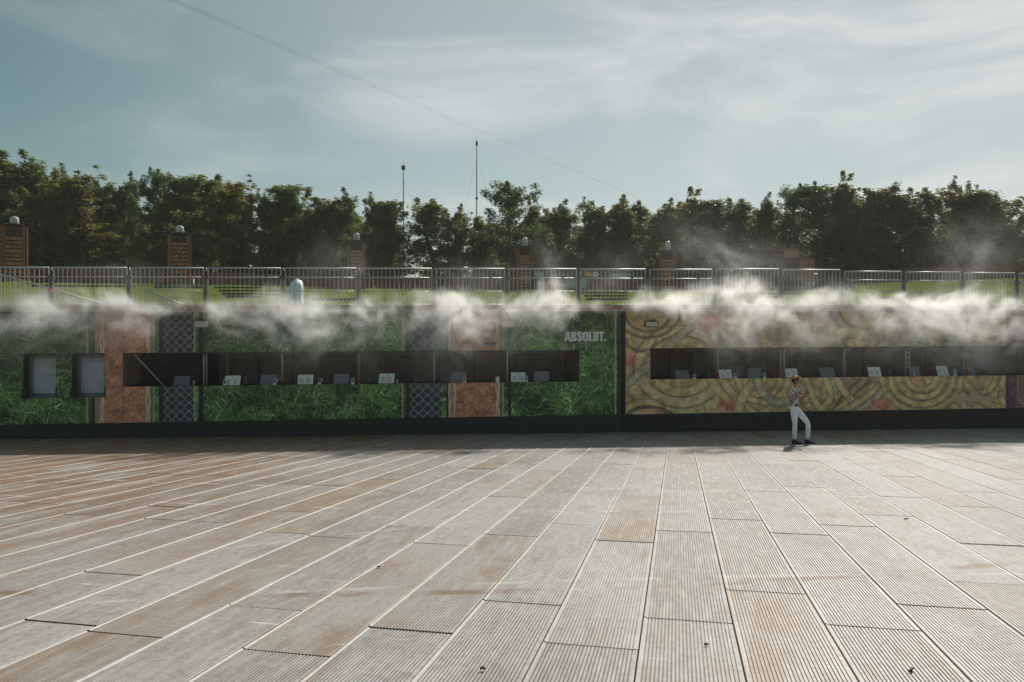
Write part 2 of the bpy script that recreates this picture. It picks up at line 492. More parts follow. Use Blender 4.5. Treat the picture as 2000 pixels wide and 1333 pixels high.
# ------------------------------------------------------------------ floor of ribbed panels
DX, DY = 0.23, 1.0
ln = math.hypot(DX, DY)
dv, pv = Vector((DX / ln, DY / ln, 0)), Vector((DY / ln, -DX / ln, 0))
PW, PL, S0 = 0.612, 3.0, -0.229
fl = MB()
def fpt(s_, t_, dz=0.0):
    q = pv * s_ + dv * t_
    return Vector((q.x, q.y, floor_z(q.x, q.y) + dz))
fl.add([fpt(-60, -9, -0.05), fpt(60, -9, -0.05), fpt(60, 30, -0.05), fpt(-60, 30, -0.05)], [(0, 1, 2, 3)])
floor_o = tag(fl.build('floor', M['black']), kind='structure')
def panel_geo():                            # one panel: flat margins and 20 raised ribs running along it
    w, L = PW, PL - 0.004
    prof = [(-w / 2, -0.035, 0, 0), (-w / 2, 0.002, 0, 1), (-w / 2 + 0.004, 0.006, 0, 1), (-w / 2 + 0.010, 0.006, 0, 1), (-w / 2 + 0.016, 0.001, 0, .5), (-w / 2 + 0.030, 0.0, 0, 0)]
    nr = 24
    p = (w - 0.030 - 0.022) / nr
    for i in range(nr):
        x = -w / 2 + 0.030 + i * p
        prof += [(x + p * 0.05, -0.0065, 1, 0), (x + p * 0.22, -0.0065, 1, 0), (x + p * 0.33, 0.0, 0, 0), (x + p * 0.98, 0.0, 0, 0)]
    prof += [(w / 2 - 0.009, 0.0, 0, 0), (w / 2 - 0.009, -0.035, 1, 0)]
    m = len(prof)
    vs = [(q[0], -L / 2, q[1]) for q in prof] + [(q[0], L / 2, q[1]) for q in prof]
    fs = [(i, i + 1, m + i + 1, m + i) for i in range(m - 1)]
    return vs, fs, [q[2] for q in prof] * 2, [q[3] for q in prof] * 2
pvs, pfs, pgr, plp = panel_geo()
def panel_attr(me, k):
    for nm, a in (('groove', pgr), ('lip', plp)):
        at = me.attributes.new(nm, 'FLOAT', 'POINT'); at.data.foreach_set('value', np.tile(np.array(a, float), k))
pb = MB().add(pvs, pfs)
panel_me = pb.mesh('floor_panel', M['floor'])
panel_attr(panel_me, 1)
OFFS = {0: 5.18, 1: 6.0, 2: 5.3, 3: 5.88, 4: 6.64, -1: 4.55, -2: 5.31, -3: 4.57, -4: 4.03, -5: 4.78, -6: 4.09, -7: 4.18}
cands = []
for k in range(-62, 62):
    o0 = OFFS.get(k, random.choice([0.0, 0.75, 1.5, 2.25]) + random.uniform(-.1, .1)) % PL
    s_ = S0 + (k + 0.5) * PW
    for j in range(-3, 10):
        t_ = o0 + (j + 0.5) * PL
        q = pv * s_ + dv * t_
        vw = -(q.x) * ST + (q.y - Z0) * CT
        if vw > 1.4: continue
        cands.append((k, s_, t_, q))
def ppx(P): return 1000 + FPX * P.x / P.y, HOR + FPX * (EYE - P.z) / P.y
scored = []
for k, s_, t_, q in cands:
    cs = [fpt(s_ + a * PW / 2, t_ + b_ * PL / 2) for a, b_ in ((-1, -1), (1, -1), (1, 1), (-1, 1))]
    if min(c.y for c in cs) < 0.5:
        scored.append((0 if max(c.y for c in cs) < 3 else 1e9, k, s_, t_))
        continue
    px = [ppx(c) for c in cs]
    xs, ys = [min(max(p[0], 0), 2000) for p in px], [min(max(p[1], 0), 1333) for p in px]
    A = (max(xs) - min(xs)) * (max(ys) - min(ys))
    cx, cy = ppx((cs[0] + cs[2]) / 2)
    vis = (-60 < cx < 2060 and cy < 1400) or A > 3000
    scored.append((A if vis else min(A, 1) * 1e-3, k, s_, t_))
scored.sort(key=lambda e: -e[0])
q0, q1, q2, q3 = fpt(0, 0), fpt(1, 0), fpt(0, 1), None
es, et = (q1 - q0).normalized(), (q2 - q0).normalized()
en = es.cross(et).normalized()
es = et.cross(en)
BAS = Matrix((es, et, en)).transposed().to_4x4()
rest = MB()
for i, (A, k, s_, t_) in enumerate(scored):
    c = fpt(s_, t_)
    jit = Matrix.Rotation(random.gauss(0, 0.0012), 4, 'Y') @ Matrix.Rotation(random.gauss(0, 0.0006), 4, 'X')
    Mx = Matrix.Translation(c + en * random.uniform(-0.002, 0.002)) @ BAS @ jit
    if i < 300 and A > 0:
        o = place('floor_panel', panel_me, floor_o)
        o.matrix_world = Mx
    else:
        rest.add([Mx @ Vector(p) for p in pvs], pfs)
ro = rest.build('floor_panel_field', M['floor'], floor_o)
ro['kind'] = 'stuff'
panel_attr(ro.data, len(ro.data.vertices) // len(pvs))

# ------------------------------------------------------------------ printed facade: painted canvases (flat print)
CELL = 0.02
def fbm(shape, base, octs=5, seed=0):
    r = np.random.default_rng(seed)
    out = np.zeros(shape)
    amp, tot = 1.0, 0
    for o in range(octs):
        s = max(2, base * 2 ** o)
        gh, gw = max(2, int(shape[0] / shape[1] * s) + 2), s + 2
        gr = r.random((gh, gw))
        yy = np.linspace(0, gh - 1.001, shape[0]); xx = np.linspace(0, gw - 1.001, shape[1])
        yi, xi = yy.astype(int), xx.astype(int)
        fy, fx = (yy - yi)[:, None], (xx - xi)[None, :]
        fy, fx = fy * fy * (3 - 2 * fy), fx * fx * (3 - 2 * fx)
        v = (gr[yi][:, xi] * (1 - fy) * (1 - fx) + gr[yi + 1][:, xi] * fy * (1 - fx) + gr[yi][:, xi + 1] * (1 - fy) * fx + gr[yi + 1][:, xi + 1] * fy * fx)
        out += amp * v; tot += amp; amp *= 0.55
    return out / tot
class Canvas:
    def __init__(s, u0, u1, z0, z1, seed):
        s.u0, s.z0 = u0, z0
        s.w, s.h = int((u1 - u0) / CELL) + 2, int((z1 - z0) / CELL) + 2
        s.c = np.zeros((s.h, s.w, 3))
        s.uu = u0 + np.arange(s.w)[None, :] * CELL + np.zeros((s.h, 1))
        s.zz = z0 + np.arange(s.h)[:, None] * CELL + np.zeros((1, s.w))
        s.n1 = fbm((s.h, s.w), 30, 6, seed); s.n2 = fbm((s.h, s.w), 140, 4, seed + 1)
    def put(s, us, zs, col, a=1.0):
        i = np.round((np.asarray(us) - s.u0) / CELL).astype(int); j = np.round((np.asarray(zs) - s.z0) / CELL).astype(int)
        ok = (i >= 0) & (i < s.w) & (j >= 0) & (j < s.h)
        i, j = i[ok], j[ok]
        col = np.asarray(col)
        if col.ndim == 2: col = col[ok]
        s.c[j, i] = s.c[j, i] * (1 - a) + col * a
    def stroke(s, pts, wid, col, a=1.0, soft=0.02):
        pts = np.asarray(pts, float)
        lo, hi = pts.min(0) - wid - soft, pts.max(0) + wid + soft
        i0, i1 = max(0, int((lo[0] - s.u0) / CELL)), min(s.w, int((hi[0] - s.u0) / CELL) + 2)
        j0, j1 = max(0, int((lo[1] - s.z0) / CELL)), min(s.h, int((hi[1] - s.z0) / CELL) + 2)
        if i1 <= i0 or j1 <= j0: return
        uu, zz = s.uu[j0:j1, i0:i1], s.zz[j0:j1, i0:i1]
        d = np.full(uu.shape, 9.0)
        for p, q in zip(pts[:-1], pts[1:]):
            e = q - p
            L2 = max(1e-9, (e ** 2).sum())
            t = np.clip(((uu - p[0]) * e[0] + (zz - p[1]) * e[1]) / L2, 0, 1)
            d = np.minimum(d, np.hypot(uu - p[0] - t * e[0], zz - p[1] - t * e[1]))
        k = (np.clip((wid + soft - d) / soft, 0, 1) * a)[..., None]
        s.c[j0:j1, i0:i1] = s.c[j0:j1, i0:i1] * (1 - k) + np.asarray(col) * k
    def mask(s, x0, x1): return (s.uu >= U(x0)) & (s.uu < U(x1))
    def sample(s, us, zs):
        i = np.clip(np.round((us - s.u0) / CELL).astype(int), 0, s.w - 1); j = np.clip(np.round((zs - s.z0) / CELL).astype(int), 0, s.h - 1)
        return s.c[j, i]

def paint_left():
    cv = Canvas(-23.0, U(1213), 0.5, 3.95, 3)
    n1, n2 = cv.n1[..., None], cv.n2[..., None]
    g0, g1, g2 = np.array((0.010, 0.022, 0.010)), np.array((0.028, 0.085, 0.022)), np.array((0.07, 0.17, 0.03))
    k = np.clip((n1 - 0.38) / 0.3, 0, 1)
    cv.c[:] = g0 * (1 - k) + g1 * k
    # blades of grass and fern fronds
    L = cv.w * CELL
    r = np.random.default_rng(11)
    for q in range(9000):
        u, z = cv.u0 + r.random() * L, 0.45 + r.random() * 3.5
        ln_ = r.uniform(0.16, 0.50); an = r.uniform(0, 2 * math.pi) if r.random() < 0.12 else r.normal(math.pi / 2, 0.55)
        cu = r.normal(0, 0.9) + (1.3 if an < math.pi / 2 else -1.3) * -r.random()
        t = np.linspace(0, 1, 22)
        aa = an + cu * t
        us, zs = u + np.cumsum(np.cos(aa)) * ln_ / 22, z + np.cumsum(np.sin(aa)) * ln_ / 22
        b = r.random()
        loc = cv.n1[min(cv.h - 1, max(0, int((z - cv.z0) / CELL))), min(cv.w - 1, max(0, int((u - cv.u0) / CELL)))]
        bri = np.clip((loc - 0.33) / 0.34, 0.12, 1)
        col = (g1 * (1 - b) + g2 * b) * (0.45 + 1.05 * bri)
        if r.random() < 0.16: col = np.array((0.13, 0.20, 0.12)) * (0.5 + bri)
        if r.random() < 0.30: col = g0 * 0.7
        cv.put(us, zs, col, 0.85)
    for q in range(170):                    # curled fronds
        u, z = cv.u0 + r.random() * L, 0.6 + r.random() * 3.0
        rad, a0, sp = r.uniform(0.15, 0.42), r.uniform(0, 6.28), r.choice([-1, 1])
        t = np.linspace(0, 1, 60)
        rr = rad * (1 - 0.45 * t)
        ang = a0 + sp * t * 3.6
        us, zs = u + rr * np.cos(ang), z + rr * np.sin(ang) * 0.8
        cv.put(us, zs, np.array((0.09, 0.15, 0.085)) * r.uniform(0.6, 1.3), 0.75)
        for i in range(4, 60, 4):
            m = np.linspace(0, 1, 5) * 0.09
            cv.put(us[i] + m * np.cos(ang[i] + 0.5), zs[i] + m * np.sin(ang[i] + 0.5), g2 * r.uniform(0.4, 0.9), 0.7)
    def fill(x0, x1, col, var=0.3):
        mk = cv.mask(x0, x1)
        cv.c[mk] = (np.array(col) * (1 - var + 2 * var * cv.n2[..., None]) * (0.8 + 0.4 * cv.n1[..., None]))[mk]
    def leather(x0, x1):
        mk = cv.mask(x0, x1)
        sp = np.random.default_rng(5).random(cv.c.shape[:2])
        k = np.clip(0.5 + (cv.n2 - 0.5) * 1.2 + (sp - 0.5) * 1.3 + (cv.n1 - .5) * .6, 0, 1)[..., None]
        cv.c[mk] = (np.array((0.075, 0.028, 0.016)) * (1 - k) + np.array((0.28, 0.135, 0.075)) * k)[mk]
    def gold(x):
        t = np.linspace(0.5, 3.9, 200)
        uu = U(x) + 0.014 * np.sin(t * 5.2 + x) + 0.012 * np.sin(t * 13.1 + x * 2)
        cv.put(uu, t, (0.40, 0.27, 0.15), 0.9); cv.put(uu + 0.02, t, (0.24, 0.15, 0.085), 0.8)
    def pale(x): 
        t = np.linspace(0.5, 3.9, 180)
        for d, c in ((-0.02, 0.6), (0, 1), (0.02, 0.6)):
            cv.put(U(x) + d + 0 * t, t, np.array((0.20, 0.26, 0.20)) * c, 0.55)
    def lattice(x0, x1):
        mk = cv.mask(x0, x1)
        u, z = cv.uu - U(x0), cv.zz
        a = (U(x1) - U(x0)) / 3.6
        p, q = (u + z) / a, (u - z) / a
        dd = np.minimum(np.abs((p % 1) - 0.5), np.abs((q % 1) - 0.5))
        ring = np.abs(np.hypot(((u / a) % 1) - 0.5, ((z / a) % 1) - 0.5) - 0.34)
        k = np.clip(np.maximum(1 - dd / 0.075, 0.95 - ring / 0.075), 0, 1)[..., None]
        cv.c[mk] = ((np.array((0.014, 0.019, 0.026)) * (1 - k) + np.array((0.085, 0.105, 0.13)) * k) * (0.7 + 0.6 * cv.n2[..., None]))[mk]
    DK = (0.012, 0.012, 0.013)
    pale(170); fill(174, 180, (0.02, 0.05, 0.02)); fill(180, 185, DK)
    fill(185, 198, (0.13, 0.075, 0.062)); leather(198, 297); gold(197); gold(202); gold(287); gold(291.5); fill(296, 298.5, DK)
    pale(299.5); fill(310, 320, DK); lattice(319, 379); pale(380); fill(387, 397, DK)
    pale(786); fill(793, 800, DK); lattice(800, 863); fill(871, 875, DK)
    fill(875, 886, (0.14, 0.085, 0.072)); leather(886, 980); gold(877); gold(887.5); gold(970); gold(973.5); fill(978, 981, (0.06, 0.03, 0.02))
    pale(982.5); fill(991.5, 998, DK)
    pale(1203); fill(1207, 1214, DK)
    for x in (40, 120, 240, 438, 480, 580, 620, 656, 740, 905, 1030, 1090, 1160):     # joints of the print lengths
        t = np.linspace(0.5, 3.9, 180)
        cv.put(U(x) + 0 * t, t, (0.02, 0.03, 0.02), 0.5)
        mk = cv.mask(x, x + 34)
        cv.c[mk] *= random.uniform(0.82, 1.2)
    lum = cv.c.mean(-1, keepdims=True)
    cv.c = (cv.c * 0.78 + lum * 0.22) * np.array((4.6, 3.9, 3.5))
    return cv

def paint_right():
    cv = Canvas(U(1207), 26.0, 0.5, 3.95, 8)
    n1, n2 = cv.n1[..., None], cv.n2[..., None]
    a, b, c = np.array((0.20, 0.145, 0.065)), np.array((0.135, 0.115, 0.052)), np.array((0.23, 0.18, 0.11))
    k = np.clip((n1 - 0.36) / 0.3, 0, 1)
    cv.c[:] = b * (1 - k) + a * k
    mottle = np.clip((n2 - 0.5) * 3, -0.5, 0.5)
    dk, ed = np.array((0.05, 0.052, 0.035)), np.array((0.075, 0.08, 0.065))
    def P(pts): return np.array([(U(x), ZH(x, y)) for x, y in pts])
    def smooth(pts, n=10):
        p = np.array(pts, float); out = []
        for i in range(len(p) - 1):
            p0, p1, p2, p3 = p[max(0, i - 1)], p[i], p[i + 1], p[min(len(p) - 1, i + 2)]
            for t in np.linspace(0, 1, n, endpoint=False):
                out.append(0.5 * (2 * p1 + (p2 - p0) * t + (2 * p0 - 5 * p1 + 4 * p2 - p3) * t * t + (3 * p1 - p0 - 3 * p2 + p3) * t ** 3))
        out.append(p[-1]); return out
    def band(pts, w, body, line=0.03):
        q = P(smooth(pts))
        cv.stroke(q, w + line, dk, 0.9, 0.03)
        cv.stroke(q, w, body, 0.95, 0.03)
        cv.stroke(q, w * 0.25, np.array(body) * 1.25, 0.4, 0.05)
    def line(pts, w=0.03, col=None): cv.stroke(P(smooth(pts)), w, dk if col is None else col, 0.85, 0.035)
    def arc(cx, cy, rx, ry, a0, a1, n=9): return [(cx + rx * math.cos(R(a0 + (a1 - a0) * i / n)), cy + ry * math.sin(R(a0 + (a1 - a0) * i / n))) for i in range(n + 1)]
    def blob(x, y, rx, ry, col):
        u, z = U(x), ZH(x, y)
        s_ = Z0 / FPX * 1.05
        d = np.hypot((cv.uu - u) / (rx * s_), (cv.zz - z) / (ry * s_)) + (cv.n1 - 0.5) * 0.9
        kk = np.clip((1.0 - d) * 4, 0, 1)[..., None]
        kk = kk * 0.72
        cv.c[:] = cv.c * (1 - kk) + np.array(col) * (0.7 + 0.6 * n2) * kk
    OL, OC, GR, PK = (0.17, 0.15, 0.062), (0.235, 0.15, 0.085), (0.13, 0.135, 0.10), (0.22, 0.165, 0.13)
    RED = (0.24, 0.055, 0.045)
    for per in range(3):
        o = per * 420
        def sh(p): return [(x + o, y - o * 0.012) for x, y in p]
        for rr, w in (((106, 0.16), (82, 0.13), (58, 0.12)) if per == 0 else ()):
            band(sh(arc(1330, 716, rr, rr * 0.86, 0, 360, 30)), w, OL if rr != 82 else (0.20, 0.155, 0.085))
        if per == 0: blob(1330, 716, 34, 30, OC)
        band(sh([(1210, 766), (1250, 728), (1290, 700), (1312, 668), (1350, 640)]), 0.10, GR)
        for d in (0, 22, 44):
            band(sh([(1388 + d, 742), (1402 + d, 762), (1428 + d, 786), (1462 + d, 812)]), 0.11, OL if d != 22 else (0.20, 0.14, 0.085))
        band(sh([(1218, 806), (1240, 790), (1272, 788), (1300, 800), (1330, 806), (1370, 800)]), 0.10, OL)
        line(sh([(1222, 812), (1246, 797), (1280, 797), (1312, 808)]), 0.05, (0.03, 0.03, 0.025))
        for x, y, rx in ((1265, 606, 46), (1265, 600, 66), (1252, 660, 30)):
            line(sh(arc(x, y, rx, rx * 0.9, 10, 175)), 0.035)
        for x, y, r0 in ((1490, 742, 34), (1490, 740, 50), (1560, 776, 26), (1612, 768, 30)):
            band(sh(arc(x, y, r0, r0 * 0.9, 0, 185)), 0.075, OL)
        for x, y, r0, s_ in ((1590, 776, 34, 1), (1515, 650, 40, -1), (1620, 640, 44, 1)):
            sp = [(x + s_ * r0 * (1 - t / 26) * math.cos(t * 0.42), y + r0 * (1 - t / 26) * math.sin(t * 0.42)) for t in range(22)]
            band(sh(sp), 0.06, OL); line(sh(sp), 0.02)
        for x0, y0 in ((1655, 740), (1680, 742), (1700, 744)):
            line(sh([(x0, y0), (x0 - 30, y0 + 26), (x0 - 56, y0 + 60)]), 0.035)
        if per != 0: continue
        blob(1382 + o, 632, 26, 20, RED); blob(1388 + o, 672, 14, 14, (0.27, 0.11, 0.06)); blob(1226 + o * 0.9, 702, 16, 14, RED)
        blob(1418 + o, 796, 24, 18, RED); blob(1386 + o, 802, 12, 10, (0.25, 0.09, 0.07)); blob(1268 + o, 804, 34, 7, (0.25, 0.125, 0.055))
    for pts, w, c in (([(1440, 812), (1452, 772), (1478, 742), (1500, 700), (1540, 664), (1590, 640)], .13, OL), ([(1478, 742), (1490, 768), (1520, 786), (1556, 776), (1576, 742)], .10, GR),
                      ([(1575, 742), (1588, 776), (1604, 796), (1622, 776), (1614, 742)], .09, OL), ([(1636, 742), (1654, 772), (1684, 800), (1720, 812)], .10, (0.20, 0.14, 0.085)), ([(1730, 740), (1700, 770), (1640, 806)], .08, OL),
                      ([(1733, 740), (1712, 776), (1664, 812)], .08, GR), ([(1736, 740), (1726, 780), (1700, 814)], .08, OL), ([(1600, 676), (1650, 650), (1700, 656), (1740, 640), (1800, 650)], .14, OL), ([(1700, 690), (1750, 660), (1810, 664), (1850, 690)], .11, GR),
                      ([(1880, 740), (1900, 766), (1930, 790), (1964, 800)], .10, OL), ([(1860, 612), (1890, 640), (1930, 652), (1964, 640)], .12, OL), ([(1500, 616), (1560, 622), (1610, 604)], .12, (0.20, 0.14, 0.085))):
        band(pts, w, c)
    blob(1722, 792, 26, 16, (0.27, 0.07, 0.065)); blob(1782, 745, 18, 14, (0.22, 0.105, 0.05))
    for rr in (30, 46, 62, 78): band(arc(1800, 735, rr, rr * 0.88, 0, 180), 0.075, OL if rr % 4 else (0.20, 0.14, 0.085))
    cv.c *= (1 + mottle * 0.5)
    cv.c *= (0.75 + 0.5 * n1)
    sp = np.random.default_rng(9).random(cv.c.shape[:2])[..., None]
    cv.c *= (0.85 + 0.3 * sp)
    lum = cv.c.mean(-1, keepdims=True)
    cv.c = (cv.c * 0.74 + lum * 0.26) * np.array((5.3, 4.4, 3.8))
    mk = cv.mask(1200, 1220); cv.c[mk] = np.array((0.014, 0.014, 0.016))
    mk = cv.mask(1220, 1222); cv.c[mk] = np.array((0.07, 0.06, 0.045))
    mk = cv.mask(1964, 1973); cv.c[mk] = np.array((0.12, 0.12, 0.12))
    pm = cv.mask(1973, 2600)
    kk = np.clip((cv.n2 - 0.45) * 5, 0, 1)[..., None]
    cv.c[pm] = (np.array((0.17, 0.08, 0.12)) * (1 - kk) + np.array((0.34, 0.16, 0.24)) * kk)[pm]
    for i in range(40):
        z = 0.6 + i * 0.085
        cv.stroke([(U(1990), z), (U(2030), z - 0.03)], 0.008, (0.55, 0.40, 0.20), 0.9)
    cv.stroke([(U(1988), 0.9), (U(1988), 3.9)], 0.015, (0.6, 0.44, 0.22), 0.9); cv.stroke([(U(1988), 0.9), (U(2004), 0.55)], 0.015, (0.6, 0.44, 0.22), 0.9)
    return cv

def grid_panel(cv, u0, u1, z0, z1, v, parent):
    nu, nz = max(2, int((u1 - u0) / CELL) + 1), max(2, int((z1 - z0) / CELL) + 1)
    us, zs = np.linspace(u0, u1, nu), np.linspace(z0, z1, nz)
    UU, ZZ = np.meshgrid(us, zs)
    o = ORG[parent.name]
    co = np.stack([UU - o.x, np.full_like(UU, v - o.y), ZZ - o.z], -1).reshape(-1, 3)
    i = np.arange(nz - 1)[:, None] * nu + np.arange(nu - 1)[None, :]
    f = np.stack([i, i + 1, i + nu + 1, i + nu], -1).reshape(-1, 4)
    me = bpy.data.meshes.new('printed_panel')
    me.vertices.add(len(co)); me.vertices.foreach_set('co', co.ravel())
    me.loops.add(f.size); me.loops.foreach_set('vertex_index', f.ravel())
    me.polygons.add(len(f)); me.polygons.foreach_set('loop_start', np.arange(0, f.size, 4)); me.polygons.foreach_set('loop_total', np.full(len(f), 4))
    me.update()
    at = me.attributes.new('print', 'FLOAT_COLOR', 'POINT')
    c = np.ones((len(co), 4)); c[:, :3] = np.clip(cv.sample(UU.ravel(), ZZ.ravel()), 0, 1)
    at.data.foreach_set('color', c.ravel())
    me.materials.append(M['print'])
    return place('printed_panel', me, parent)

ZE, ZP = 3.86, 0.53                         # underside of the deck edge, top of the plinth
XL, XR = -23.0, 25.5
UB = U(1213)
bar_l = wthing('drinks_bar', 'long drinks bar clad in green grass print with brown and blue lattice strips', 'bar', -4, 0, 0)
bar_r = wthing('drinks_bar', 'drinks bar clad in gold scrollwork print, behind the standing person', 'bar', 10, 0, 0)
cvl, cvr = paint_left(), paint_right()
ZO0L, ZO1L, ZO0R, ZO1R, ZSH = 1.585, 2.575, 1.625, 2.61, 1.28
def panels(cv, parent, cuts, z0, z1):
    for a, b_ in zip(cuts[:-1], cuts[1:]):
        grid_panel(cv, a + 0.002, b_ - 0.002, z0, z1, 0.0, parent)
ux = lambda *xs: [U(x) for x in xs]
panels(cvl, bar_l, [XL] + ux(0, 183, 298, 397, 580, 793, 875, 981, 1213), ZO1L, ZE)
panels(cvl, bar_l, [XL] + ux(0, 183, 240), ZP, ZSH)
panels(cvl, bar_l, ux(240, 298, 397, 580, 793, 875, 981, 1132, 1213), ZP, ZO0L)
panels(cvl, bar_l, [XL] + ux(45), ZSH + .002, ZO1L - .002)
panels(cvl, bar_l, ux(110, 140), ZSH + .002, ZO1L - .002)
panels(cvl, bar_l, ux(205, 240), ZSH + .002, ZO1L - .002)
panels(cvl, bar_l, ux(1132, 1213), ZO0L + .002, ZO1L - .002)
panels(cvr, bar_r, ux(1213, 1400, 1590, 1780, 1968) + [XR], ZO1R, ZE)
panels(cvr, bar_r, ux(1213, 1400, 1590, 1780, 1968) + [XR], ZP, ZO0R)
panels(cvr, bar_r, ux(1213, 1270), ZO0R + .002, ZO1R - .002)
panels(cvr, bar_r, [U(2330), XR], ZO0R + .002, ZO1R - .002)

def shell(bar, u0, u1, w0, w1, zc, zt, left):
    """plinth, counter, inner room, reveals of one bar; w0..w1 is its serving hatch"""
    D = 2.7
    MB().box(u0, u1, -0.03, 0.05, -0.7, ZP - 0.004).build('plinth', M['black'], bar)
    MB().box(w0 - 0.02, w1 + 0.02, 0.012, 0.55, zc - 0.05, zc - 0.004).build('counter_top', M['black_metal'], bar)
    MB().box(u0, u1, D, D + 0.08, ZP, ZE - 0.01).build('back_wall', M['ply'], bar)
    MB().box(u0, u1, 0.06, D, ZP - 0.05, ZP).build('inner_floor', M['ply'], bar)
    MB().box(u0, u1, 0.03, D, zt + 0.62, zt + 0.66).build('inner_ceiling', M['ply'], bar)
    MB().box(w0 - 0.06, w0 - 0.003, 0.02, D, ZP + 0.01, zt + 0.6).build('side_wall', M['ply'], bar)
    MB().box(w1 + 0.003, w1 + 0.06, 0.02, D, ZP + 0.01, zt + 0.6).build('side_wall', M['ply'], bar)
    MB().box(w0, w1, 0.02, 0.10, zt - 0.045, zt - 0.003).build('lintel', M['black_metal'], bar)
    MB().box(w0, w1, 0.02, 0.06, ZP, zc - 0.06).build('counter_back', M['black'], bar)
    r = random.Random(int(u0 * 10) + 99)
    n = int((u1 - u0) / 1.22)
    for i in range(1, n):
        a = u0 + i * 1.22
        MB().box(a, a + 0.03, D - 0.02, D - 0.001, ZP, ZE - 0.05).build('wall_batten', M['step_wood'], bar)
shell(bar_l, XL, UB - 0.005, U(240), U(1132), ZO0L, ZO1L, True)
shell(bar_r, UB + 0.005, XR, U(1270), U(2330), ZO0R, ZO1R, False)
# shelving, doors and cabinets at the back of the serving rooms
for bar, x0, x1, y0, y1, m in [(bar_l, 625, 690, 695, 735, 'ply'), (bar_l, 884, 915, 690, 725, 'ply'), (bar_l, 470, 505, 700, 756, 'step_wood'), (bar_l, 760, 800, 700, 756, 'step_wood'), (bar_l, 1010, 1070, 694, 752, 'step_wood'),
                               (bar_r, 1352, 1392, 690, 730, 'ply'), (bar_r, 1560, 1600, 690, 750, 'step_wood'), (bar_r, 1830, 1868, 690, 745, 'step_wood')]:
    v = 2.35
    MB().box(U(x0, v), U(x1, v), v, 2.66, ZH(x1, y1, v), ZH(x0, y0, v)).build('cabinet', M['cabinet'], bar)

MB().box(U(241, 1.3), U(398, 1.3), 1.3, 1.36, ZP + .01, ZO1L + .6).build('shade_partition', M['black'], bar_l)  # black sheet added so the left bay reads as unlit depth
MB().box(U(398, 1.3), U(398, 1.3) + .06, .7, 2.68, ZP + .01, ZO1L + .6).build('shade_partition', M['black'], bar_l)
# serving-hatch posts with red tags
def pole_part(bar, x, y0, y1, r, v=0.16, m='galv', name='post'):
    return MB().tube([(U(x, v), v, ZH(x, y1, v)), (U(x, v), v, ZH(x, y0, v))], r, 8).build(name, M[m], bar)
for x, r in [(398, .028), (403.5, .022), (444, .012), (551, .030), (554, .018), (701, .028), (715, .012), (848, .028), (991, .032)]:
    v = 0.16 if r > .02 else 0.6
    MB().tube([(U(x, v), v, ZO0L), (U(x, v), v, ZO1L + 0.3)], r, 8).build('post', M['galv'], bar_l)
for x, r in [(1397, .03), (1402, .028), (1525, .026), (1531.5, .030), (1648, .028), (1652, .02), (1882, .028), (1888.5, .026)]:
    MB().tube([(U(x, .16), .16, ZO0R), (U(x, .16), .16, ZO1R + 0.3)], r, 8).build('post', M['galv'] if x != 1397 else M['steel_dark'], bar_r)
tp = MB()
for x in (1768.5, 1776): tp.tube([(U(x, .16), .16, ZO0R), (U(x, .16), .16, ZO1R + 0.3)], .024, 8)
for z in (1.9, 2.05, 2.2, 2.38, 2.55): tp.box(U(1768, .16), U(1776.5, .16), .145, .175, z, z + 0.05)
tp.build('truss_post', M['galv'], bar_r)
for bar, x, y in [(bar_l, 701, 742), (bar_l, 701, 712), (bar_l, 551, 741), (bar_r, 1402, 732), (bar_r, 1528, 732), (bar_r, 1650, 732)]:
    z = ZH(x, y, .16)
    h = 0.05 if y > 720 else 0.025
    MB().tube([(U(x, .16), .16, z - h), (U(x, .16), .16, z + h)], 0.043, 10).build('clamp', M['red'], bar)
MB().tube([(U(262, .05), .05, ZH(262, 692, .05)), (U(321, .05), .05, ZH(321, 755, .05))], 0.022, 8).build('brace', M['galv'], bar_l)

# roller shutters
for x0, x1 in ((45, 110), (140, 205)):
    a, b_ = U(x0), U(x1)
    MB().box(a + .003, a + 0.012, 0.005, 0.36, ZSH + .002, ZO1L - .002).build('reveal', M['reveal'], bar_l)
    MB().box(b_ - 0.012, b_ - .003, 0.005, 0.36, ZSH + .002, ZO1L - .002).build('reveal', M['reveal'], bar_l)
    MB().box(a, b_, 0.005, 0.36, ZO1L - 0.06, ZO1L - .004).build('lintel', M['reveal'], bar_l)
    MB().box(a, b_, 0.005, 0.36, ZSH - 0.03, ZSH + .004).build('sill', M['shutter_frame'], bar_l)
    sh = MB().box(a + .013, a + .115, 0.30, 0.36, ZSH + .005, ZO1L - .065).box(b_ - .06, b_ - .013, 0.30, 0.36, ZSH + .005, ZO1L - .065).box(a + .116, b_ - .061, 0.30, 0.36, ZO1L - .16, ZO1L - .065)
    so = sh.build('shutter_frame', M['shutter_frame'], bar_l)
    z = ZSH + 0.10
    sl_ = MB().box(a + .118, b_ - .063, 0.318, 0.345, ZSH + .006, z - .004)
    sl_.build('bottom_bar', M['shutter_frame'], so, bar_l)
    while z < ZO1L - 0.17:
        sv = MB()
        q = [(0.322, z), (0.318, z + 0.006), (0.312, z + 0.022), (0.318, z + 0.038), (0.324, z + 0.040)]
        for (va, za), (vb, zb) in zip(q[:-1], q[1:]):
            sv.add([(a + .118, va, za), (b_ - .063, va, za), (b_ - .063, vb, zb), (a + .118, vb, zb)], [(0, 1, 2, 3)])
        sv.build('slat', M['shutter'], so, bar_l)
        z += 0.042
    MB().box(a - .02, a + 0.14, -0.03, 0.02, ZSH - 0.01, ZSH + 0.30).build('junction_box', M['black_metal'], bar_l)
    MB().box(b_ - .015, b_ + 0.015, -0.02, 0.02, ZSH - 0.01, ZSH + 0.30).build('latch', M['black_metal'], bar_l)

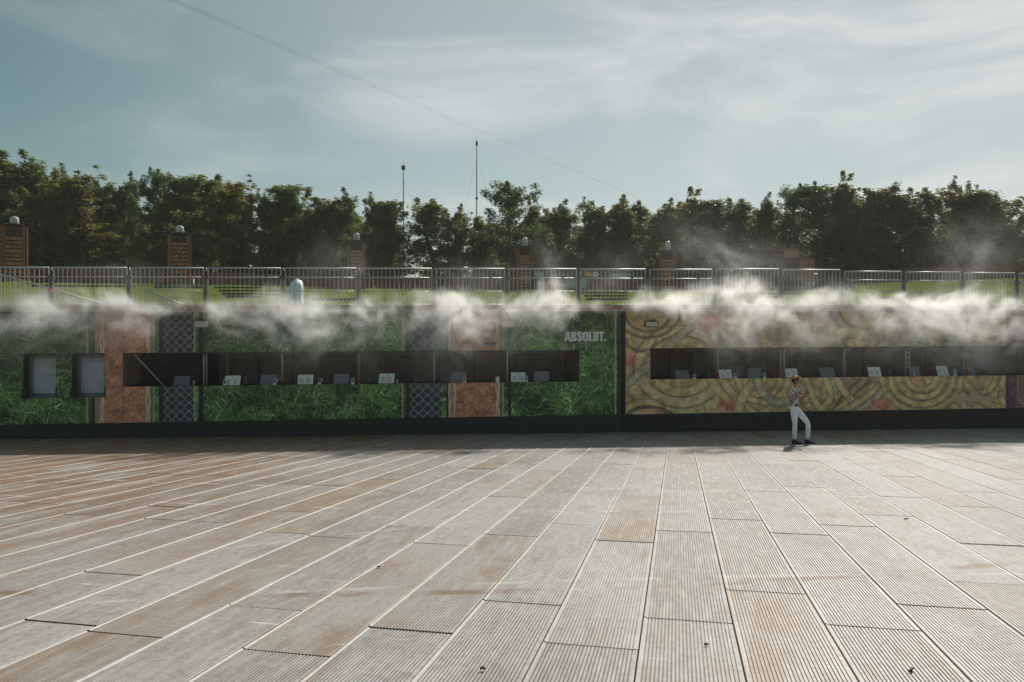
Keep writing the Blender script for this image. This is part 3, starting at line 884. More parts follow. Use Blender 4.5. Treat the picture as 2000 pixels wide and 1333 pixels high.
# white lettering
def text_mesh(txt, size, extr, mat_, offset=0.0, sx=1.0, name='lettering'):
    cu = bpy.data.curves.new(name, 'FONT')
    cu.body = txt; cu.size = size; cu.extrude = extr; cu.offset = offset; cu.align_x = 'LEFT'
    o = bpy.data.objects.new(name, cu); COL.objects.link(o)
    dg = bpy.context.evaluated_depsgraph_get(); dg.update()
    me = bpy.data.meshes.new_from_object(o.evaluated_get(dg))
    bpy.data.objects.remove(o); bpy.data.curves.remove(cu)
    me.materials.clear(); me.materials.append(mat_)
    co = np.zeros(len(me.vertices) * 3); me.vertices.foreach_get('co', co); co = co.reshape(-1, 3)
    co[:, 0] -= co[:, 0].min(); co[:, 1] -= co[:, 1].min()
    return me, co
def fit_text(me, co, w, h):
    c = co.copy()
    c[:, 0] *= w / c[:, 0].max(); c[:, 1] *= h / c[:, 1].max()
    out = np.stack([c[:, 0], -c[:, 2], c[:, 1]], -1)
    me.vertices.foreach_set('co', out.ravel()); me.update()
# heavy condensed capitals, built stroke by stroke
LET = {'A': [[(0, 0), (.26, 1), (.62, 1), (.88, 0), (.60, 0), (.555, .20), (.325, .20), (.28, 0)], [(.365, .38), (.515, .38), (.44, .74)]],
       'L': [[(0, 0), (0, 1), (.30, 1), (.30, .20), (.58, .20), (.58, 0)]],
       'T': [[(.20, 0), (.20, .80), (0, .80), (0, 1), (.70, 1), (.70, .80), (.50, .80), (.50, 0)]]}
def rr_(x0, x1, y0, y1, r, n=5):
    out = []
    for cx, cy, a in ((x1 - r, y1 - r, 0), (x0 + r, y1 - r, 90), (x0 + r, y0 + r, 180), (x1 - r, y0 + r, 270)):
        for i in range(n + 1):
            q = R(a + 90 * i / n); out.append((cx + r * math.cos(q), cy + r * math.sin(q)))
    return out
LET['O'] = [rr_(0, .74, -.015, 1.015, .34), rr_(.30, .44, .2, .8, .07)]
LET['B'] = [[(0, 0), (0, 1), (.40, 1), (.58, .96), (.68, .84), (.68, .66), (.62, .56), (.52, .52), (.64, .47), (.72, .36), (.72, .18), (.62, .04), (.44, 0)],
            [(.29, .60), (.36, .60), (.40, .65), (.40, .76), (.36, .81), (.29, .81)], [(.29, .20), (.37, .20), (.42, .25), (.42, .36), (.37, .42), (.29, .42)]]
LET['U'] = [[(0, 1), (0, .26), (.05, .10), (.16, .01), (.34, -.015), (.52, .01), (.63, .10), (.68, .26), (.68, 1), (.40, 1), (.40, .27), (.37, .20), (.34, .19), (.31, .20), (.29, .27), (.29, 1)]]
LET['S'] = [[(.0, .33), (.0, .22), (.07, .06), (.22, -.015), (.44, -.015), (.60, .07), (.67, .22), (.67, .36), (.60, .49), (.48, .57), (.33, .65), (.28, .70), (.28, .78), (.33, .83), (.38, .78), (.38, .69),
             (.65, .69), (.65, .80), (.57, .94), (.42, 1.015), (.24, 1.015), (.08, .93), (.01, .79), (.01, .65), (.08, .53), (.20, .45), (.34, .38), (.39, .32), (.39, .23), (.34, .17), (.29, .23), (.29, .33)]]
LET['.'] = [rr_(0, .24, 0, .24, .12)]
LET['r'] = [rr_(0, .09, .86, .95, .045)]
def letter_mesh(ch, dep=0.02):
    cu = bpy.data.curves.new('letter', 'CURVE'); cu.dimensions = '2D'; cu.fill_mode = 'BOTH'; cu.extrude = dep / 2
    for poly in LET[ch]:
        sp = cu.splines.new('POLY'); sp.points.add(len(poly) - 1)
        for p, (x, y) in zip(sp.points, poly): p.co = (x, y, 0, 1)
        sp.use_cyclic_u = True
    o = bpy.data.objects.new('letter', cu); COL.objects.link(o)
    dg = bpy.context.evaluated_depsgraph_get(); dg.update()
    me = bpy.data.meshes.new_from_object(o.evaluated_get(dg))
    bpy.data.objects.remove(o); bpy.data.curves.remove(cu)
    co = np.zeros(len(me.vertices) * 3); me.vertices.foreach_get('co', co); co = co.reshape(-1, 3)
    return me, co
lh = ZH(1142, 648) - ZH(1142, 667)
lu0, lu1 = U(1102), U(1183.5)
adv = {'A': .90, 'B': .78, 'S': .73, 'O': .80, 'L': .62, 'U': .74, 'T': .72, '.': .30, 'r': .0}
tot = sum(adv[c] for c in 'ABSOLUT.') - 0.06
kx = (lu1 - lu0) / tot
cur = 0
lz = ZH(1142, 667)
for ch in 'ABSOLUT.r':
    me, co = letter_mesh(ch)
    x_off = cur if ch != 'r' else cur - 0.14
    out = np.stack([co[:, 0] * kx, -co[:, 2], co[:, 1] * lh], -1)
    me.vertices.foreach_set('co', out.ravel()); me.update()
    me.materials.clear(); me.materials.append(M['white'])
    o = place('letter', me, bar_l, Vector((lu0 + x_off * kx, -0.014, lz)) - ORG[bar_l.name])
    cur += adv[ch]

# vent slots, torn patches and tape on the prints
for bar, x0, x1, y in ((bar_l, 943, 968, 671), (bar_r, 1843, 1876, 667)):
    MB().box(U(x0), U(x1), -0.03, -0.004, ZH(x0, y + 2.5), ZH(x0, y - 2)).build('vent_slot', M['black_metal'], bar)
tpz = MB().add([(U(1240), -0.004, ZH(1240, 745)), (U(1264), -0.004, ZH(1264, 747)), (U(1268), -0.004, ZH(1268, 750)), (U(1252), -0.004, ZH(1252, 753)), (U(1240), -0.004, ZH(1240, 754))], [(4, 3, 2, 1, 0)])
tpz.build('tape_strip', M['tape'], bar_r)
pts = [(1857, 783), (1862, 778), (1866, 776), (1868, 768), (1875, 774), (1884, 778), (1893, 776), (1899, 766), (1905, 765), (1911, 773), (1922, 774), (1932, 777), (1941, 782), (1941, 784), (1900, 785), (1858, 786)]
MB().add([(U(x), -0.004, ZH(x, y)) for x, y in pts], [tuple(reversed(range(len(pts))))]).build('torn_patch', M['tape'], bar_r)

# ------------------------------------------------------------------ deck, mist pipe, railing
OV = -0.85
deck = wthing('roof_deck', 'brown timber roof deck with weathered board edge over both bars', 'deck', 0, 0, ZE)
MB().box(XL, XR, OV + 0.04, 4.6, ZE + 0.002, ZE + 0.085).build('deck_slab', M['step_wood'], deck)
u_ = XL
while u_ < XR:
    l_ = random.uniform(2.2, 3.4)
    MB().box(u_ + .004, min(u_ + l_, XR) - .004, OV + random.uniform(-.006, .006), OV + 0.038, ZE + random.uniform(-.012, .006), ZE + 0.10 + random.uniform(-.01, .01)).build('edge_board', M['timber'], deck)
    u_ += l_
for i in range(24):
    MB().box(XL + i * 2.05 + .2, XL + i * 2.05 + .28, OV + 0.05, -0.01, ZE - 0.10, ZE).build('joist', M['step_wood'], deck)
pipe = wthing('mist_pipe', 'thin grey water pipe with mist nozzles running under the deck edge', 'pipe', 0, OV - .05, ZE)
MB().tube([(XL, OV - .05, ZE - .05), (XR, OV - .05, ZE - .05)], 0.014, 8).build('tube', M['galv'], pipe)
nz = MB()
nz.tube([(0, 0, 0), (0, -0.03, 0.05)], 0.010, 6)
nme = nz.mesh('nozzle', M['galv'])
u_ = XL + 0.4
while u_ < XR:
    place('nozzle', nme, pipe, (u_, 0, -.04))
    u_ += 0.55

railx = [-52, 100, 252, 402, 553, 700, 848, 990, 1130, 1265, 1395, 1525, 1645, 1765, 1880, 1986, 2090]
RV = 0.35
bar_me = MB().tube([(0, 0, 0), (0, 0, 1.0)], 0.0105, 6, cap=False).mesh('bar', M['galv'])
rl = ['partly cut off at the left picture edge', 'second from the left, in front of the sloping stair rail', 'between the leftmost lamp tower and the second one', 'in front of the low inner railing, just right of the second lamp tower',
      'immediately left of the turquoise tarp', 'with the turquoise tarp right behind it', 'below and just right of the third lamp tower', 'below the taller mast', 'in front of the fourth lamp tower',
      'in front of the black sign reading 04', 'in front of the fifth lamp tower', 'left one of the two taller panels', 'in front of the crate-like wooden boxes', 'first of the lower ones right of the wooden boxes', 'second of the lower ones right of the wooden boxes', 'last but one at the right', 'cut off at the right picture edge']
DEK = ZE + 0.088
def rail_panel(i, x0, x1, ztop, rails, label):
    ua, ub = U(x0 + 4.5, RV), U(x1 - 4.5, RV)
    t = wthing('guard_railing', label, 'railing', (ua + ub) / 2, RV, DEK, 'railing panels along the deck')
    MB().tube([(ua, RV, ztop), (ub, RV, ztop)], 0.026, 8).build('top_rail', M['galv'], t)
    for z, rr in rails:
        MB().tube([(ua - .03, RV, z), (ub + .03, RV, z)], rr, 6).build('rail', M['galv'], t)
    n = max(4, int(round((ub - ua) / 0.131)))
    mid = Vector(((ua + ub) / 2, RV, DEK))
    for k in range(n + 1):
        o = place('bar', bar_me, t, Vector((ua + (ub - ua) * k / n, RV, DEK + .04)) - mid)
        o.scale = (1.7 if k in (0, n) else 1, 1.7 if k in (0, n) else 1, ztop - DEK - .04)
for i in range(len(railx) - 1):
    x0, x1 = railx[i], railx[i + 1]
    xm = (x0 + x1) / 2
    yt = float(np.interp(xm, [0, 1000, 1330, 1340, 1395, 1460, 1520, 1600, 1650, 1700, 1900, 2000], [523, 525.5, 527, 527, 527, 526, 526, 528, 531, 531, 533, 535]))
    zt = ZH(xm, yt, RV)
    rails = []
    if xm < 1395 or xm > 1645: rails.append((ZH(xm, yt + 18 if xm < 1395 else yt + 16.5, RV), 0.020))
    if xm > 553: rails.append((ZH(xm, 569.5, RV), 0.013))
    rails.append((DEK + 0.045, 0.016))
    lab = 'grey railing, ' + rl[i]
    rail_panel(i, x0, x1, zt, rails, lab)
pl = ['nearest the left edge, by the sloping stair rail', 'second post from the left', 'right of the second lamp tower, third post from the left', 'left of the turquoise tarp, fourth from the left', 'under the third lamp tower, fifth from the left',
      'sixth from the left', 'left of the fourth lamp tower, seventh from the left', 'at the left end of the black 04 sign', 'left of the fifth lamp tower', 'in the thickest mist', 'below the wooden boxes', 'where the railing steps down', 'third from the right edge', 'second from the right edge', 'nearest the right picture edge']
for i, x in enumerate(railx[1:-1]):
    uu = U(x, RV)
    yt = float(np.interp(x, [0, 1000, 1395, 1640, 1700, 2000], [523, 525.5, 526, 528, 531, 535]))
    t = wthing('railing_post', 'dark steel railing post ' + pl[i], 'post', uu, RV, DEK, 'posts between the railing panels')
    MB().box(uu - .036, uu + .036, RV - .034, RV + .04, DEK + .012, ZH(x, yt + 16, RV)).build('upright', M['steel_dark'], t)
    MB().tube([(uu, RV, ZH(x, yt + 16, RV)), (uu, RV, ZH(x, yt - 1, RV))], 0.026, 8).build('spigot', M['black_metal'], t)
    MB().box(uu - .075, uu + .075, RV - .055, RV + .055, ZH(x, yt + 21, RV), ZH(x, yt + 15, RV)).build('clamp', M['steel_dark'], t)
    MB().box(uu - .11, uu + .11, RV - .09, RV + .09, DEK, DEK + .012).build('base_plate', M['steel_dark'], t)

# stair rails behind the railing
def stair_rail(x0, y0, x1, y1, v, n, label):
    t = wthing('stair_railing', label, 'railing', U(x1, v), v, DEK)
    a, b_ = Vector((U(x0, v), v, ZH(x0, y0, v))), Vector((U(x1, v), v, ZH(x1, y1, v)))
    MB().tube([a, b_], 0.024, 8).build('handrail', M['galv'], t)
    mid = ORG[t.name]
    for k in range(n):
        p = a.lerp(b_, (k + .5) / n)
        h = max(.05, p.z - DEK)
        o = place('bar', bar_me, t, Vector((p.x, v, DEK)) - mid)
        o.scale = (.8, .8, h)
    return t
stair_rail(-60, 519, 198, 593, 1.6, 44, 'long pale stair handrail sloping down to the right at the far left of the deck')
stair_rail(286, 569, 362, 597, 1.8, 16, 'short pale stair handrail sloping down beside the low inner railing')
def low_rail(x0, x1, y, v, label):
    t = wthing('low_railing', label, 'railing', U(x0, v), v, DEK)
    a, b_, z = U(x0, v), U(x1, v), ZH(x0, y, v)
    MB().tube([(a, v, z), (b_, v, z)], 0.016, 6).build('top_rail', M['galv'], t)
    n = int((b_ - a) / 0.13)
    for k in range(n + 1):
        o = place('bar', bar_me, t, Vector((a + (b_ - a) * k / n, v, DEK)) - ORG[t.name]); o.scale = (.8, .8, z - DEK)
low_rail(282, 392, 568, 1.85, 'low grey inner railing on the deck below the second lamp tower')
tg = [(100, 568, 'red plastic clip on the railing post by the long sloping stair rail'), (871, 541.5, 'orange clip on the railing left of the taller mast'), (1010, 541, 'orange clip on the railing below the fourth lamp tower'), (373, 543, 'small red clip on the railing right of the second lamp tower')]
for x, y, lab in tg:
    t = wthing('red_clip', lab, 'clip', U(x, RV), RV - .05, ZH(x, y, RV))
    s_ = .055 if x < 105 else .03
    MB().box(U(x, RV) - s_, U(x, RV) + s_, RV - .075, RV - .03, ZH(x, y, RV) - s_ * .8, ZH(x, y, RV) + s_ * .8).build('jaw', M['red'], t)
    MB().tube([(U(x, RV), RV - .03, ZH(x, y, RV)), (U(x, RV), RV + .03, ZH(x, y, RV))], .018, 6).build('pin', M['black_metal'], t)

# floodlights under the deck edge
for x, lab, dark in [(80, 'floodlight hanging above the left roller shutter', 0), (393, 'floodlight hanging above the left blue lattice strip', 0), (699.5, 'floodlight half lost in mist above the middle of the green bar', 0), (993, 'floodlight hanging left of the white lettering', 0),
                     (1273, 'floodlight in a black frame on the left end of the gold bar', 1), (1785, 'floodlight lost in mist over the right half of the gold bar', 0)]:
    v = -0.72
    u0, zc = U(x, v), ZH(x, 633.5, v)
    w, h = .215 if x != 1785 else .19, .10
    t = wthing('floodlight', lab, 'floodlight', u0, v, zc)
    MB().box(u0 - w, u0 + w, v, v + .10, zc - h, zc + h).build('housing', M['black_metal'] if dark else M['steel_dark'], t)
    fr = .028 if dark else .012
    MB().box(u0 - w + fr, u0 + w - fr, v - .006, v - .001, zc - h + fr, zc + h - fr).build('lens', M['lens'], t)
    fm = MB().box(u0 - w, u0 + w, v - .014, v - .0005, zc + h - fr, zc + h).box(u0 - w, u0 + w, v - .014, v - .0005, zc - h, zc - h + fr)
    fm.box(u0 - w, u0 - w + fr, v - .014, v - .0005, zc - h + fr + .001, zc + h - fr - .001).box(u0 + w - fr, u0 + w, v - .014, v - .0005, zc - h + fr + .001, zc + h - fr - .001)
    fm.build('bezel', M['black_metal'], t)
    MB().tube([(u0 + .05, v + .05, zc + h), (u0 + .05, v + .05, ZE)], .018, 6).build('hanger', M['galv'], t)
    MB().box(u0 - .03, u0 + .13, v + .02, v + .08, zc + h + .001, zc + h + .03).build('bracket', M['black_metal'], t)
for x, lab in [(1126, 'round stage lamp with a ring of small white lenses above the white lettering'), (843, 'round stage lamp with a ring of lenses, faint in the mist')]:
    v = -0.6
    c = Vector((U(x, v), v, ZH(x, 621.5, v)))
    t = wthing('stage_lamp', lab, 'lamp', *c)
    hb = MB()
    n = 20
    vs = [c + Vector((r_ * math.cos(2 * math.pi * k / n), d, r_ * math.sin(2 * math.pi * k / n))) for r_, d in ((.115, 0), (.115, .10), (.07, .20)) for k in range(n)]
    hb.add(vs, [(i * n + k, (i) * n + (k + 1) % n, (i + 1) * n + (k + 1) % n, (i + 1) * n + k) for i in range(2) for k in range(n)] + [tuple(range(n)), tuple(reversed(range(2 * n, 3 * n)))], False)
    hb.build('housing', M['black_metal'], t)
    for k in range(9):
        q = 2 * math.pi * k / 8
        p = c + Vector((.078 * math.cos(q), -.004, .078 * math.sin(q))) if k < 8 else c + Vector((0, -.004, 0))
        MB().tube([p, p + Vector((0, -.012, 0))], .023, 8).build('lens', M['white_plastic'], t)
    MB().tube([c + Vector((0, .05, .11)), Vector((c.x, c.y + .05, ZE))], .014, 6).build('hanger', M['steel_dark'], t)

# ------------------------------------------------------------------ things on the counters
def board(x0, x1, y0, zc, mname, label, lean=0.12, v=0.10, lines=False):
    a, b_ = U(x0, v), U(x1, v)
    zt = ZH((x0 + x1) / 2, y0, v)
    t = wthing('menu_board' if mname == 'white' else 'till_screen', label, 'menu board' if mname == 'white' else 'screen', (a + b_) / 2, v, zc)
    sk = (b_ - a) * random.uniform(-.05, .07)
    vs = [(a, v, zc + .003), (b_, v, zc + .003), (b_ + sk, v + lean, zt), (a + sk, v + lean, zt)]
    th = .012
    vs += [(p[0], p[1] + th, p[2]) for p in vs]
    MB().add(vs, [(0, 1, 2, 3), (7, 6, 5, 4), (0, 4, 5, 1), (1, 5, 6, 2), (2, 6, 7, 3), (3, 7, 4, 0)]).build('sheet' if mname == 'white' else 'cover', M[mname], t)
    MB().tube([((a + b_) / 2, v + lean * .6 + .02, (zc + zt) / 2), ((a + b_) / 2, v + lean + .10, zc)], .010, 6).build('stand', M['steel_dark'], t)
    if lines:
        q = MB()
        H = zt - zc
        def pt(fu, fz): return (a + (b_ - a) * fu + sk * fz, v + lean * fz - .002, zc + .003 + H * fz)
        for k in range(6):
            for c0 in (0.10, 0.56):
                f = .16 + k * .085
                w_ = random.uniform(.18, .34)
                q.add([pt(c0, f), pt(c0 + w_, f), pt(c0 + w_, f + .03), pt(c0, f + .03)], [(0, 1, 2, 3)])
        q.add([pt(.46, .74), pt(.54, .74), pt(.54, .86), pt(.46, .86)], [(0, 1, 2, 3)])
        q.build('print', M['steel_dark'], t)
    return t
ltw = ['first white menu sheet from the left on the green bar', 'second white menu sheet on the green bar, left of a tilted card holder', 'third white menu sheet on the green bar, near the second lattice strip', 'white menu sheet at the right end of the green bar counter']
for (x0, x1, y), lab in zip([(438, 468, 735), (581, 611, 733), (739, 769, 731), (998, 1026, 728.5)], ltw): board(x0, x1, y, ZO0L, 'white', lab, lines=True)
ltd = ['slate till screen beside the diagonal brace', 'slate till screen under the second bay of the green bar', 'slate till screen between the second and third white menu sheets', 'slate till screen above the right brown strip', 'slate till screen farthest right on the green bar']
for (x0, x1, y), lab in zip([(338.5, 369.5, 735.5), (508, 539, 733), (651, 681, 732), (881, 911, 729), (1043.5, 1072, 727)], ltd): board(x0, x1, y, ZO0L, 'slate', lab)
rtw = ['white menu sheet by the first post of the gold bar', 'white menu sheet right behind the person\'s head', 'white menu sheet left of the ladder-like truss post', 'white menu sheet right of the ladder-like truss post']
for (x0, x1, y), lab in zip([(1406, 1431, 723), (1536, 1559, 721), (1698, 1722, 718), (1833, 1854, 716)], rtw): board(x0, x1, y, ZO0R, 'white', lab, lines=True)
rtd = ['slate till screen at the left end of the gold bar', 'slate till screen under the second bay of the gold bar', 'dark till screen right of the person\'s head', 'slate till screen against the truss post', 'dark till screen behind the blue can at the right']
for (x0, x1, y), lab in zip([(1321, 1348, 725), (1461, 1487, 720), (1604, 1632, 719), (1777, 1798, 717), (1882, 1904, 716)], rtd): board(x0, x1, y, ZO0R, 'slate', lab)
hl = ['card holder with two dark squares at the left of the first white menu sheet', 'tilted card holder right of the second till screen', 'tilted card holder right of the second white menu sheet', 'card holder right of the third till screen by the red clamp', 'card holder in front of the till screen above the brown strip', 'card holder at the right of the last white menu sheet on the green bar',
      'card holder right of the leftmost till screen of the gold bar', 'card holder right of the first menu sheet of the gold bar', 'small card holder right of the second till screen of the gold bar', 'small card holder right of the rightmost white menu sheet']
for (x, y0, zc, tl), lab in zip([(439, 742, ZO0L, 0), (536, 741, ZO0L, .25), (623.5, 740, ZO0L, .3), (689, 739.5, ZO0L, 0), (907, 737, ZO0L, 0), (1027.5, 735, ZO0L, 0), (1356, 731.5, ZO0R, .2), (1437, 729.5, ZO0R, 0), (1493.5, 729, ZO0R, 0), (1866, 722, ZO0R, 0)], hl):
    v = 0.035
    u0, zt = U(x, v), ZH(x, y0, v)
    t = wthing('card_holder', lab, 'card holder', u0, v, zc)
    H = zt - zc
    w = .048
    sk = tl * H
    vs = [(u0 - w, v, zc + .002), (u0 + w, v, zc + .002), (u0 + w + sk, v + .02, zt), (u0 - w + sk, v + .02, zt)]
    vs += [(p[0], p[1] + .012, p[2]) for p in vs]
    MB().add(vs, [(0, 1, 2, 3), (7, 6, 5, 4), (0, 4, 5, 1), (1, 5, 6, 2), (2, 6, 7, 3), (3, 7, 4, 0)]).build('card', M['white_plastic'], t)
    for f in (.34, .62):
        s_ = .028
        zz_ = zc + H * f
        MB().box(u0 - s_ + sk * f, u0 + s_ + sk * f, v + .02 * f - .006, v + .02 * f - .001, zz_, zz_ + .042).build('dark_square', M['black_metal'], t)
    MB().box(u0 - w * 1.1, u0 + w * 1.1, v - .02, v + .06, zc + .0005, zc + .006).build('foot', M['white_plastic'], t)
for x, y, zc, lab in [(775.5, 741, ZO0L, 'small white tap fitting right of the third white menu sheet'), (1785, 724, ZO0R, 'small white tap fitting right of the truss post screen')]:
    u0 = U(x, .1)
    t = wthing('beer_tap', lab, 'tap', u0, .1, zc)
    MB().tube([(u0, .1, zc), (u0, .1, ZH(x, y, .1))], .014, 8).build('column', M['white_plastic'], t)
    MB().tube([(u0 - .04, .08, ZH(x, y + 3, .1)), (u0 + .04, .08, ZH(x, y + 3, .1))], .012, 6).build('spout', M['white_plastic'], t)
    MB().lathe((u0, .1, zc + .0005), [(.035, 0), (.035, .012), (.016, .02)], 10).build('base', M['white_plastic'], t)
t = wthing('napkin_box', 'pale box standing on the counter above the right brown strip', 'box', U(971.5, .1), .1, ZO0L)
MB().box(U(968, .1), U(975, .1), .05, .15, ZO0L + .001, ZH(971, 737, .1)).build('body', M['white'], t)
MB().box(U(968, .1) - .004, U(975, .1) + .004, .046, .154, ZH(971, 737, .1) + .0005, ZH(971, 737, .1) + .012).build('lid', M['white_plastic'], t)
for x, zc, y, c, lab in [(367, 0, 0, None, None), (1900, ZO0R, 722, 'blue', 'blue can on the counter of the gold bar at the far right'), (1891, ZO0R, 719.5, 'red', 'red bottle on the counter of the gold bar at the far right')]:
    if not c: continue
    u0, zt = U(x, .04), ZH(x, y, .04)
    t = wthing('drink_can' if c == 'blue' else 'sauce_bottle', lab, 'can' if c == 'blue' else 'bottle', u0, .04, zc)
    MB().lathe((u0, .04, zc + .001), [(.045, 0), (.05, .01), (.05, (zt - zc) * .72), (.03, (zt - zc) * .9)], 12).build('body', M[c], t)
    MB().lathe((u0, .04, zt - (zt - zc) * .1 + .0015), [(.028, 0), (.02, (zt - zc) * .1)], 10).build('cap', M['white_plastic'], t)
for x0, lab in [(376.5, 'left one of two white straws standing right of the leftmost till screen'), (379.3, 'right one of two white straws standing right of the leftmost till screen')]:
    t = MB().tube([(U(x0, .08), .08, ZO0L), (U(x0 + 1.5, .08), .08, ZH(x0, 744, .08))], .010, 6)
    o = thing('straw', lab, 'straw', W(U(x0, .08), .08, ZO0L), TH); ORG[o.name] = Vector((U(x0, .08), .08, ZO0L))
    t.build('tube', M['white_plastic'], o)

# ------------------------------------------------------------------ turquoise tarp on the deck
def tarp():
    v = 2.2
    t = wthing('covered_stand', 'pale turquoise tarpaulin draped over a rounded stand behind the railing', 'tarp', U(577, v), v, DEK)
    u0, u1, zt = U(562, v), U(592.5, v), ZH(577, 545, v)
    n, mh = 48, 16
    vs = []
    cx, hw = (u0 + u1) / 2, (u1 - u0) / 2
    for j in range(mh + 1):
        f = j / mh
        for k in range(n):
            q = 2 * math.pi * k / n
            fold = 1 + .07 * math.sin(q * 9 + 1.3 * f) * (1 - f * .6) + .03 * math.sin(q * 5 + 2)
            prof = 1 if f < .55 else math.sqrt(max(0.0, 1 - ((f - .55) / .45) ** 2.2))
            x = math.cos(q)
            sh_ = .22 * hw * max(0, (f - .35)) / .65
            vs.append((cx + sh_ + hw * x * max(.03, prof) * fold * (1 - .10 * f), v + .30 * math.sin(q) * max(.03, prof) * fold, DEK + (zt - DEK) * f))
    fs = [(j * n + k, j * n + (k + 1) % n, (j + 1) * n + (k + 1) % n, (j + 1) * n + k) for j in range(mh) for k in range(n)] + [tuple(mh * n + k for k in range(n))]
    MB().add(vs, fs, True).build('cover', M['tarp'], t)
    MB().lathe((cx + .22 * hw, v, zt - .01), [(.05, 0), (.05, .02), (.015, .05)], 10).build('finial', M['tarp'], t)
tarp()

# ------------------------------------------------------------------ brown fence on the bank
fence = thing('board_fence', 'long brown board fence along the top of the grass bank', 'fence', (0, 0, 0))
fw = 0
pos = []
X = -46.0
while X < 40:
    Y = f_y(X) + 0.4
    sl_ = (f_y(X + .1) - f_y(X)) / .1
    pos.append((X, Y, sl_))
    X += 0.42 / math.sqrt(1 + sl_ * sl_)
inview = [(X, Y, sl_) for X, Y, sl_ in pos if abs(X / Y) < 0.78]
restm = MB()
cnt = 0
step = 1
for i, (X, Y, sl_) in enumerate(pos):
    d = Vector((1, sl_, 0)).normalized()
    sd = Vector((-d.y, d.x, 0))
    zt, zb = f_top(X) + random.uniform(-.02, .02), f_top(X) - 1.25
    b_ = MB().obox((X, Y, (zt + zb) / 2), d, sd, (0, 0, 1), 0.203, 0.014, (zt - zb) / 2)
    if abs(X / Y) < 0.78 and cnt < 290:
        b_.build('board', M['fence_wood'], fence); cnt += 1
    else: restm.add(b_.v, b_.f)
if restm.v:
    o = restm.build('far_boards', M['fence_wood'], fence); o['kind'] = 'stuff'
rm = MB()
rpts = [Vector((X, Y + .05, f_top(X) - .35)) for X, Y, s_ in pos[::4]]
rm.tube(rpts, .04, 4); rm.build('fence_rail', M['fence_wood'], fence)

